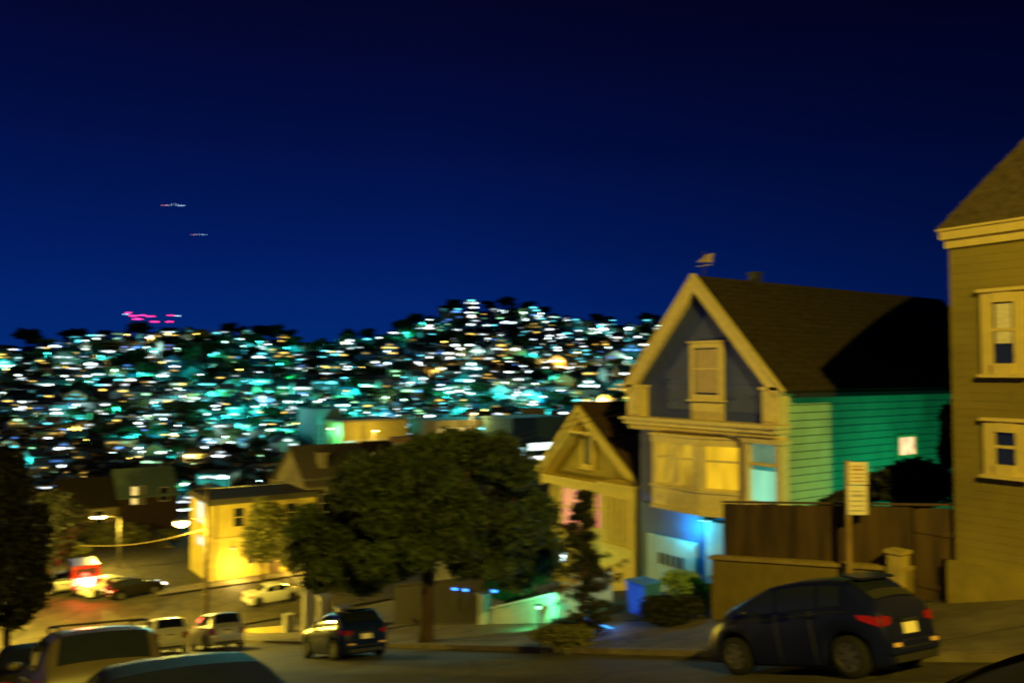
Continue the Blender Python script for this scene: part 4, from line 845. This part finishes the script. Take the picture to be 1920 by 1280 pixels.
# trees at the lower crossing
def tree(name, label, px, pyb, pyt, d, w, mat, n, size, seed, group=None, crown=.72, base=None):
    c = atd(px, pyb, d); rd = random.Random(seed); g0 = gz(c.x, c.y) if base is None else base; tp = atd(px, pyt, d).z; k = d / F; H = tp - g0
    t = thing(name, (c.x, c.y, g0), label, 'tree', group); m = MB(); f = Vector((c.x, c.y, g0 + H * (1 - crown) * .9)); m.tube([(c.x, c.y, g0 - .3), f], [.05 * H ** .7 * .8, .035 * H ** .7], 8); bl = []
    for i in range(20):
        a = rd.uniform(0, 6.28); q = rd.uniform(0, 1) ** .6; hh = rd.uniform(.08, .93); e = math.sqrt(max(.05, 1 - (2 * hh - .9) ** 2))
        p = Vector((c.x + math.cos(a) * q * w * k * .62 * e, c.y + math.sin(a) * q * w * k * .62 * e, g0 + H * (1 - crown) + H * crown * hh)); bl.append((*p, w * k * rd.uniform(.34, .5), w * k * rd.uniform(.34, .5), H * crown * rd.uniform(.15, .22)))
        if i < 9: limb(m, f, p, .02 * H ** .7, .012, .2, 4)
    m.build('trunk', m_bark, t); leaves(bl, n, size, mat, 'crown', t, seed=seed, shell=.25); return t
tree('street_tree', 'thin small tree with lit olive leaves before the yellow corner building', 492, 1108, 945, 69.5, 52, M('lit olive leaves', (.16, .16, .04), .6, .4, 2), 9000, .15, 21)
tree('street_tree', 'slim tree touching the dark crown, before the yellow wall', 548, 1108, 980, 67, 38, m_leafy, 6000, .15, 22)
for i, (px, pyt, d, w, lb) in enumerate(((14, 872, 38, 84, 'tall black tree at the left edge above the parked cars'), (-50, 905, 34, 84, 'black tree cut off by the left picture edge'), (90, 930, 66, 60, 'dark tree in front of the red glow at the crossing'))):
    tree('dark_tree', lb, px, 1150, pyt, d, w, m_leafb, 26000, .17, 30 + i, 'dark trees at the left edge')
for i, (px, pyt, d, w, lb) in enumerate(((215, 985, 92, 62, 'bushy olive tree between the two lit street lamps'), (290, 1000, 96, 55, 'bushy olive tree just left of the utility pole lamp'), (160, 985, 100, 50, 'bushy olive tree under the farther street lamp'), (130, 1020, 84, 40, 'low olive tree above the red lit vehicle'))):
    tree('bushy_tree', lb, px, 1080, pyt, d, w, m_leafy, 10000, .24, 40 + i, 'bushy trees beyond the crossing', crown=.85)
# red-lit van and cars beyond the crossing
m_redv = M('red van paint', (.16, .012, .01), .3, .1, coat=.4)
m_hotred = LIT('blazing red lamp', (1, .06, .03), 26, .3, light=True)
v0 = on_ground(160, 1116)
t = thing('van', None, 'boxy red van with blazing brake lights, beyond the lower crossing', 'van', mw=on_slope(v0.x, v0.y + 2, 0, 0, gz))
MB().box(-2.5, 1.6, -1.0, 1.0, .45, 2.5).build('body', m_redv, t, bevel=.12); m = MB(); m.prism([(1.601, -1, .45), (3.0, -1, .45), (3.0, -1, 1.2), (2.3, -1, 1.4), (1.7, -1, 2.3), (1.601, -1, 2.3)], (0, 2, 0)); m.build('cab', m_redv, t, bevel=.08)
MB().box(-2.53, -2.505, -.75, .75, 1.75, 2.25).build('rear_window', m_cgl, t)
for s in (-1, 1):
    MB().box(-2.56, -2.505, *sorted((s * .62, s * .97)), .95, 1.55).build('tail_light', m_hotred, t)
    for c in (-1.6, 2.0): MB().tube([(c, s * .82, .36), (c, s * 1.01, .36)], .36, 20).build('wheel', m_tyre, t)
MB().box(-2.56, -2.505, -.5, .5, 1.1, 1.5).build('brake_light', LIT('white hot lamp', (1, .5, .3), 24), t); MB().box(-2.62, -2.4, -1, 1, .4, .62).build('rear_bumper', m_blk, t)
lamp('brake_glow', tuple(t.matrix_world @ Vector((-3.2, 0, 1.4))), 900, (1, .03, .015), None, .3).name = 'brake_glow'
bg_l = bpy.data.objects['brake_glow']; bg_l.parent = t; bg_l.location = (-3.3, 0, 1.5)
for (px, py, yaw, pt, kd, lb) in ((205, 1112, 1.2, m_whit, 'sedan', 'white sedan with lit lamps waiting beside the red van'), (252, 1116, 1.3, m_blackp, 'hatch', 'dark hatchback with red lamps by the lower crossing'), (512, 1128, 1.5, m_whit, 'sedan', 'pale sedan parked along the cross street before the yellow building'), (118, 1104, .1, m_silv, 'sedan', 'silver car at the left of the red van'), (22, 1160, .05, m_whit, 'sedan', 'white car under the black tree at the left edge')):
    p = on_ground(px, py); c = car('distant_car', lb, pt, on_slope(p.x, p.y, yaw, .02, gz), 4.3, 1.76, 1.46, kd, plate=False, group='cars near the lower crossing')
    if px in (205, 252):
        for s in (-1, 1): MB().box(2.12, 2.2, s * .6 - .16, s * .6 + .16, .55, .72).build('headlamp', LIT('headlamp glow', (1, .95, .8), 9), c)
        for s in (-1, 1): MB().box(-2.26, -2.2, s * .6 - .16, s * .6 + .16, .7, .85).build('brake_lamp', LIT('tail glow', (1, .3, .1), 6), c)

# ------------------------------------------------------------------ the far hillside: houses, lamps, trees
WALLC = [('pale', (.38, .38, .33)), ('teal', (.07, .36, .36)), ('tan', (.42, .29, .10)), ('grey', (.18, .18, .18)), ('blue', (.08, .19, .36))]
WINC = [('white', (.80, .95, 1.0), 8.5), ('cyan', (.12, .80, .95), 4.5), ('amber', (1, .60, .10), 4), ('greenish', (.40, 1, .50), 3.5), ('blue', (.10, .30, 1), 4)]
DIMW = [LIT('hill window dim %s' % n, c, e * .22, .6, .35) for n, c, e in WINC]
wallm = [M('hill house %s' % n, c, .85, .15, 1) for n, c in WALLC]
winm = [LIT('hill window %s' % n, c, e, .55, .35) for n, c, e in WINC]
roofm = [M('hill roof dark', (.03, .028, .028), .9), M('hill roof grey', (.09, .085, .08), .9)]
def hill_proto(w, d, h, seed, roof):
    """meshes of one house form in local coordinates: front faces -y, base z=0; wall, roof and three window strips"""
    rd = random.Random(seed); out = []
    def mk(m, nm):
        me = bpy.data.meshes.new(nm); me.from_pydata(m.v, [], m.f); me.update(); me.materials.append(None); return me
    m = MB(); m.box(-w / 2, w / 2, -d / 2, d / 2, -4, h)
    if rd.random() < .5: m.box(-w * .42, -w * .05, -d / 2 - 1.0, -d / 2 - .002, -3.9, h * .8)
    if roof == 'gable': m.prism([(-w / 2, -d / 2 + .01, h), (w / 2, -d / 2 + .01, h), (0, -d / 2 + .01, h + w * .3)], (0, d - .02, 0))
    elif roof == 'side': m.prism([(-w / 2 + .01, -d / 2, h), (-w / 2 + .01, d / 2, h), (-w / 2 + .01, 0, h + d * .28)], (w - .02, 0, 0))
    wall = mk(m, 'wall'); m = MB()
    if roof == 'gable':
        for s in (-1, 1): m.prism([(s * (w / 2 + .4), -d / 2 - .4, h - .2), (0, -d / 2 - .4, h + w * .3 + .02), (0, -d / 2 - .4, h + w * .3 + .3), (s * (w / 2 + .4), -d / 2 - .4, h + .1)], (0, d + .8, 0))
    elif roof == 'side':
        for s in (-1, 1): m.prism([(-w / 2 - .4, s * (d / 2 + .4), h - .2), (-w / 2 - .4, 0, h + d * .28 + .02), (-w / 2 - .4, 0, h + d * .28 + .3), (-w / 2 - .4, s * (d / 2 + .4), h + .1)], (w + .8, 0, 0))
    else: m.box(-w / 2 - .2, w / 2 + .2, -d / 2 - .2, d / 2 + .2, h + .002, h + .5)
    rf = mk(m, 'roof'); strips = []
    floors = [1.2 + 3.0 * k for k in range(int((h - 1) // 3))] or [1.2]
    for k in range(5):
        m = MB(); z = floors[k % len(floors)] + (0 if k < len(floors) else .0); a = rd.uniform(-.45, .05) * w; L = rd.uniform(.3, .62) * w; b = min(w * .46, a + L)
        if k == 2: z = h - 1.5; a, b = -w * .4, w * rd.uniform(-.1, .1)
        if k == 3: z = h - 1.6; a, b = w * .12, w * .44
        if k == 4: z = h + (.5 if roof == 'gable' else -4.2); a, b = -w * .14, w * .16
        n = max(1, int((b - a) / 1.3)); hh = rd.uniform(.7, 1.1); zz = z
        for j in range(n):
            q0 = a + (b - a) * j / n; q1 = a + (b - a) * (j + .86) / n; st = .35 * math.sin(j / max(1, n - 1) * math.pi) if n > 2 else 0
            m.box(q0, q1, -d / 2 - 1.06 if False else -d / 2 - .09, -d / 2 - .03, zz + st, zz + st + hh)
        strips.append(mk(m, 'window'))
    return dict(w=w, d=d, h=h, wall=wall, roof=rf, strips=strips)
protos = []
for k in range(16): protos.append(hill_proto(random.uniform(7, 13), random.uniform(7, 11), random.choice((4.5, 6.5, 7.5, 9.5)), 100 + k, ('gable', 'side', 'flat')[k % 3]))
def zone(px, py, d):
    side = 'left end' if px < 330 else 'middle' if px < 760 else 'right end'
    lev = 'crest' if d > 520 else 'upper slope' if d > 400 else 'mid slope' if d > 290 else 'foot'
    return lev, side
def mobj(name, me, parent, mat):
    o = bpy.data.objects.new(name, me); COL.objects.link(o); o.parent = parent
    o.material_slots[0].link = 'OBJECT'; o.material_slots[0].material = mat; return o
def hill_dist(px, py):
    lo = 130.0
    d = lo
    while d < DR + 5:
        p = atd(px, py, d)
        if p.z <= gz(p.x, p.y): return d
        d += 3
    return None
def dens(px, py):           # darker, wooded patches on the hill
    v = 1.0
    for (cx, cy, rx, ry, k) in ((420, 672, 90, 16, .8), (130, 745, 46, 16, .8), (235, 830, 70, 16, .8), (450, 850, 90, 22, .75), (560, 700, 40, 14, .7), (600, 775, 40, 14, .7), (800, 745, 50, 10, .7), (1010, 720, 40, 12, .6), (1130, 660, 40, 10, .7), (360, 695, 110, 26, .92), (700, 770, 60, 18, .6), (190, 790, 60, 30, .5), (640, 740, 30, 18, .6), (520, 645, 60, 14, .9), (720, 650, 45, 22, .7), (320, 850, 120, 24, .4), (60, 655, 60, 12, .8), (300, 780, 60, 20, .4), (850, 660, 40, 14, .5)):
        q = ((px - cx) / rx) ** 2 + ((py - cy) / ry) ** 2
        if q < 1: v *= 1 - k
    return v
spots = []; tries = 0
while len(spots) < 300 and tries < 60000:
    tries += 1
    px = random.uniform(-25, 1250); ridge = float(np.interp(px, RX, RY)); py = ridge + 4 + (962 - ridge) * random.random() ** 1.12
    if px > 1000 and py > 800: continue
    if 560 < px < 1040 and py > 840: continue
    if random.random() > dens(px, py): continue
    sc = 1.0 + (py - 600) / 420
    if any(abs(px - a) < 21 * sc and abs(py - b) < 8.5 * sc for a, b, _ in spots): continue
    d = hill_dist(px, py)
    if d is None: continue
    spots.append((px, py, d))
teal_z = lambda px, py: math.exp(-((px - 520) / 170) ** 2 - ((py - 730) / 90) ** 2) + math.exp(-((px - 960) / 140) ** 2 - ((py - 770) / 60) ** 2) + .5 * math.exp(-((px - 900) / 160) ** 2 - ((py - 620) / 40) ** 2)
for i, (px, py, d) in enumerate(spots):
    pr = protos[i % 16]; p = atd(px, py, d); lev, side = zone(px, py, d); tz = teal_z(px, py)
    wk = random.choices(range(5), [3, 1 + 4 * tz, 2.4, 1.5, .8 + tz])[0]; ck = random.choices(range(5), [11, 3.5 + 4 * tz, 4.2, 2.2, 1.0])[0]
    rk = i % 3
    lab = '%s house with %s lit windows on the %s of the far hill, %s' % (WALLC[wk][0], WINC[ck][0], lev, side)
    yaw = math.atan2(p.x, p.y)
    t = thing('hillside_house', (p.x, p.y, gz(p.x, p.y)), lab, 'house', 'houses on the far hillside'); t.rotation_euler = (0, 0, -yaw + random.uniform(-.45, .45))
    s = random.uniform(.7, .95) * (1.0 if d > 380 else .82 if d > 260 else .55); t.scale = (s, s, s)
    mobj('wall', pr['wall'], t, wallm[wk]); mobj('roof', pr['roof'], t, roofm[i % 2])
    nn = random.choices((2, 3, 4, 5), (2, 4, 5, 3))[0]
    for k in random.sample(range(5), nn): mobj('window', pr['strips'][k], t, (winm if random.random() < .55 else DIMW)[ck if random.random() < .72 else random.randrange(5)])
# street lamps on the hill: each throws a pool of light over the houses round it
LCOL = [('white', (.55, 1, .95)), ('teal', (.03, .88, .80)), ('amber', (1, .66, .12))]
lensm = [LIT('hill lamp %s' % n, c, 22) for n, c in LCOL]
m = MB(); m.tube([(0, 0, -.5), (0, 0, 7)], .12, 5); lp_pole = m.build('pole', m_pole, None); lp_me = lp_pole.data; bpy.data.objects.remove(lp_pole)
m = MB(); m.ball((0, -1.0, 7.0), .7, .6, .26, 8, 6); lp = m.build('lens', lensm[0], None); lens_me = lp.data; bpy.data.objects.remove(lp)
m = MB(); m.tube([(0, 0, 6.9), (0, -1.0, 7.35)], .08, 5); lp = m.build('arm', m_pole, None); arm_me = lp.data; bpy.data.objects.remove(lp)
nl = 0; tries = 0; ls = []
while nl < 190 and tries < 5000:
    tries += 1
    px = random.uniform(-20, 1245); ridge = float(np.interp(px, RX, RY)); py = ridge + 6 + (950 - ridge) * random.random()
    if (px > 1000 and py > 795) or (560 < px < 1040 and py > 835) or random.random() > dens(px, py) + .1: continue
    if any(abs(px - a) < 25 and abs(py - b) < 10 for a, b in ls): continue
    d = hill_dist(px, py + 8)
    if d is None: continue
    ls.append((px, py)); tz = teal_z(px, py); k = random.choices((0, 1, 2), (3.4, 1.2 + 7 * tz, 2.0))[0]; p = atd(px, py + 8, d); lev, side = zone(px, py, d)
    t = thing('hillside_lamp', (p.x, p.y, gz(p.x, p.y)), '%s street lamp shining on the %s of the far hill, %s' % (LCOL[k][0], lev, side), 'street lamp', 'street lamps on the far hillside'); t.rotation_euler = (0, 0, -math.atan2(p.x, p.y))
    q_ = min(1, max(.36, d / 480)); t.scale = (q_, q_, q_)
    for nm, me, mt in (('pole', lp_me, m_pole), ('arm', arm_me, m_pole), ('lens', lens_me, lensm[k])): mobj(nm, me, t, mt)
    if nl % 3 == 0 or k == 1: lamp('lamp_light', (p.x, p.y, gz(p.x, p.y) + 7), (3200 if k == 0 else 7000 if k == 1 else 5500) * 2.6 * q_ ** 1.3, LCOL[k][1], None, .5); l = COL.objects[-1]; l.parent = t; l.location = (0, -1.6, 6.9)
    nl += 1
# the hundreds of smaller houses packed between them
class MM:
    def __init__(s): s.v = []; s.f = []; s.k = []
    def box(s, M4, x0, x1, y0, y1, z0, z1, k):
        o = len(s.v); s.v += [tuple(M4 @ Vector(p)) for p in ((x0, y0, z0), (x1, y0, z0), (x1, y1, z0), (x0, y1, z0), (x0, y0, z1), (x1, y0, z1), (x1, y1, z1), (x0, y1, z1))]
        s.f += [tuple(i + o for i in f) for f in ((0, 3, 2, 1), (4, 5, 6, 7), (0, 1, 5, 4), (1, 2, 6, 5), (2, 3, 7, 6), (3, 0, 4, 7))]; s.k += [k] * 6
    def gable(s, M4, w, d, h, r, k):
        o = len(s.v); s.v += [tuple(M4 @ Vector(p)) for p in ((-w, -d, h), (w, -d, h), (0, -d, h + r), (-w, d, h), (w, d, h), (0, d, h + r))]
        s.f += [tuple(i + o for i in f) for f in ((0, 1, 2), (5, 4, 3), (0, 2, 5, 3), (1, 4, 5, 2))]; s.k += [k] * 4
mm = MM(); extra = []; tries = 0
while len(extra) < 2300 and tries < 80000:
    tries += 1
    px = random.uniform(-25, 1250); ridge = float(np.interp(px, RX, RY)); py = ridge + 4 + (958 - ridge) * random.random() ** .92
    if (px > 1000 and py > 800) or (560 < px < 1040 and py > 840) or random.random() > dens(px, py): continue
    if any(abs(px - a) < 7 and abs(py - b) < 3 for a, b, _ in spots) or any(abs(px - a) < 8 and abs(py - b) < 3 for a, b in extra): continue
    d = hill_dist(px, py)
    if d is None: continue
    extra.append((px, py)); p = atd(px, py, d); tz = teal_z(px, py); sc = (.62 if d > 380 else .5 if d > 260 else .36)
    M4 = Matrix.Translation((p.x, p.y, gz(p.x, p.y))) @ Matrix.Rotation(-math.atan2(p.x, p.y) + random.uniform(-.4, .4), 4, 'Z') @ Matrix.Scale(sc, 4)
    w, dd, h = random.uniform(3.2, 5.5), random.uniform(3, 5), random.choice((4, 6, 7))
    wk = random.choices(range(5), [3, 1 + 4 * tz, 2.4, 1.5, .8 + tz])[0]; ck = random.choices(range(5), [11, 3.5 + 4 * tz, 4.2, 2.2, 1.0])[0]
    mm.box(M4, -w, w, -dd, dd, -4, h, wk); mm.gable(M4, w + .3, dd + .3, h + .01, random.uniform(1, 2.6), 5)
    for q in range(random.choice((1, 2, 3, 3))):
        a_ = random.uniform(-.85, .2) * w; dk = 0 if random.random() < .5 else 5; b_ = min(.9 * w, a_ + random.uniform(.5, 1.1) * w); z_ = .9 + 2.6 * (q % 2) + random.uniform(0, .5); n_ = max(1, int((b_ - a_) / 1.3))
        for j in range(n_): mm.box(M4, a_ + (b_ - a_) * j / n_, a_ + (b_ - a_) * (j + .85) / n_, -dd - .12, -dd - .03, z_ + .2 * math.sin(j * 1.3), z_ + .8 + .2 * math.sin(j * 1.3), 6 + ck + dk)
me = bpy.data.meshes.new('hillside_houses'); me.from_pydata(mm.v, [], mm.f); me.update()
for mt in wallm + [roofm[0]] + winm + DIMW: me.materials.append(mt)
me.polygons.foreach_set('material_index', mm.k)
o = bpy.data.objects.new('hillside_houses', me); COL.objects.link(o); tag(o, 'mass of small lit houses packed between the larger ones across the far hill', 'houses', 'houses on the far hillside', 'stuff')
# hillside trees: dark crowns on the ridge and among the houses
tp = []
for k in range(4):
    rd = random.Random(k); bl = [(rd.uniform(-2.2, 2.2), rd.uniform(-2.2, 2.2), rd.uniform(3.5, 8.0), rd.uniform(1.4, 2.4), rd.uniform(1.4, 2.4), rd.uniform(1.0, 1.8)) for _ in range(9)]
    o = leaves(bl, 900, .75, m_leafd, 'crown', None, (0, 0, 0), seed=60 + k, shell=.3, aspect=1.5); tp.append(o.data); bpy.data.objects.remove(o)
m = MB(); m.tube([(0, 0, -1), (0, 0, 5)], [.35, .2], 6); lp = m.build('trunk', m_bark, None); trunk_me = lp.data; bpy.data.objects.remove(lp)
tl = []
for (px, dy, s) in ((50, 2, 2.0), (62, 4, 1.4), (130, 2, 1.6), (150, 0, 1.5), (195, 3, 1.2), (258, 2, 1.6), (270, 4, 1.4), (430, 2, 1.3), (455, 3, 1.2), (490, 4, 1.6), (515, 5, 1.7), (540, 4, 1.3), (655, 4, 1.4), (690, 3, 1.3), (745, 6, 1.2), (850, 2, 1.5), (842, 4, 1.1), (915, 2, 1.2), (948, 1, 1.5), (990, 2, 1.4), (1020, 3, 1.2), (1120, 3, 1.2), (1210, 1, 1.5), (1225, 3, 1.3), (780, 8, 1.4), (765, 10, 1.3)):
    tl.append((px, float(np.interp(px, RX, RY)) + dy, s, 'crest'))
n = 0
while n < 260:
    px = random.uniform(-20, 1250); ridge = float(np.interp(px, RX, RY)); py = ridge + 12 + (930 - ridge) * random.random()
    if (px > 1000 and py > 800) or (560 < px < 1040 and py > 835) or random.random() < dens(px, py) - .35: continue
    tl.append((px, py, random.uniform(.9, 1.5), 'slope')); n += 1
for i, (px, py, s, w) in enumerate(tl):
    d = hill_dist(px, py) or DR - 4; p = atd(px, py, d); lev, side = zone(px, py, d)
    t = thing('hillside_tree', (p.x, p.y, gz(p.x, p.y)), ('black tree standing against the sky on the ridge, %s' % side) if w == 'crest' else 'dark tree crown among the houses on the %s of the hill, %s' % (lev, side), 'tree', 'trees on the far hillside')
    t.rotation_euler = (0, 0, random.uniform(0, 6)); s *= min(1, max(.32, d / 470)); t.scale = (s * 1.25, s * 1.25, s * (.8 if w == 'slope' else .85)); mobj('crown', tp[i % 4], t, m_leafd); mobj('trunk', trunk_me, t, m_bark)

# ------------------------------------------------------------------ antenna mast with red beacons behind the ridge; aircraft
D = 700
mb = atd(262, 660, D); mt = atd(262, 583, D)
t = thing('antenna_mast', tuple(mb), 'slim antenna masts with red warning lights rising behind the left ridge', 'antenna')
for px, top in ((240, 586), (270, 592), (292, 600), (318, 601), (332, 592)):
    a = atd(px, 660, D); b = atd(px, top, D); m = MB(); m.tube([a, b + Vector((0, 0, 1))], .16, 5); m.build('mast', M('mast steel', (.02, .02, .03), .7), t)
k = D / F; m_beac = LIT('red beacon', (1, .02, .16), 9); m_bw = LIT('white beacon', (.5, .75, 1), 5)
for px, py, w, mt_ in ((236, 589, 5, m_bw), (241, 586, 9, m_beac), (250, 592, 14, m_beac), (258, 598, 18, m_beac), (266, 591, 14, m_beac), (282, 593, 14, m_beac), (290, 603, 14, m_beac), (320, 591, 8, m_beac), (318, 603, 10, m_beac), (333, 592, 5, m_bw)):
    b = atd(px, py, D - 1); m = MB(); m.ball(b, w * k * .36, w * k * .36, .45, 8, 6); m.build('beacon', mt_, t)
def plane(px, py, d, span, label, es):
    c = atd(px, py, d); yaw = math.atan2(c.x, c.y); mw = Matrix.Translation(c) @ Matrix.Rotation(-yaw, 4, 'Z') @ Matrix.Rotation(-.06, 4, 'Y')
    t = thing('aircraft', None, label, 'aircraft', 'aircraft in the night sky', mw=mw); hull = M('aircraft skin', (.4, .4, .42), .4); s = span / 34
    m = MB(); m.tube([(0, -17 * s, 0), (0, -14 * s, 0), (0, 10 * s, 0), (0, 17 * s, 1 * s)], [.5 * s, 1.9 * s, 1.9 * s, .4 * s], 10); m.build('fuselage', hull, t, smooth=True)
    for q in (-1, 1): MB().prism([(q * 1.5 * s, -4 * s, -.6 * s), (q * 17 * s, 4 * s, .4 * s), (q * 17 * s, 5.6 * s, .4 * s), (q * 1.5 * s, 2.5 * s, -.6 * s)], (0, 0, .3 * s)).build('wing', hull, t)
    MB().prism([(0, 12 * s, 1.5 * s), (0, 17 * s, 6.5 * s), (0, 18.5 * s, 6.5 * s), (0, 16.5 * s, 1 * s)], (.3 * s, 0, 0)).build('tail_fin', hull, t)
    for q, mt in ((-1, LIT('aircraft red', (1, .3, .25), es * .7)), (1, LIT('aircraft blue white', (.5, .75, 1), es)), (.55, LIT('aircraft blue white', (.5, .75, 1), es)), (-.5, LIT('aircraft blue white', (.5, .75, 1), es)), (.05, LIT('aircraft blue white', (.5, .75, 1), es))):
        MB().ball((q * 17 * s, 3.5 * s * abs(q) - 14 * s * (abs(q) < .1), .3 * s), 2.4 * s, 1.2 * s, .75 * s, 8, 6).build('navigation_light', mt, t)
plane(325, 385, 1500, 30, 'brighter aircraft with white lights, higher in the dark blue sky', 3.0)
plane(373, 440, 1900, 24, 'fainter aircraft with pale lights, lower in the dark blue sky', 1.6)
for o in list(bpy.data.objects):
    if '_o' in o: del o['_o']
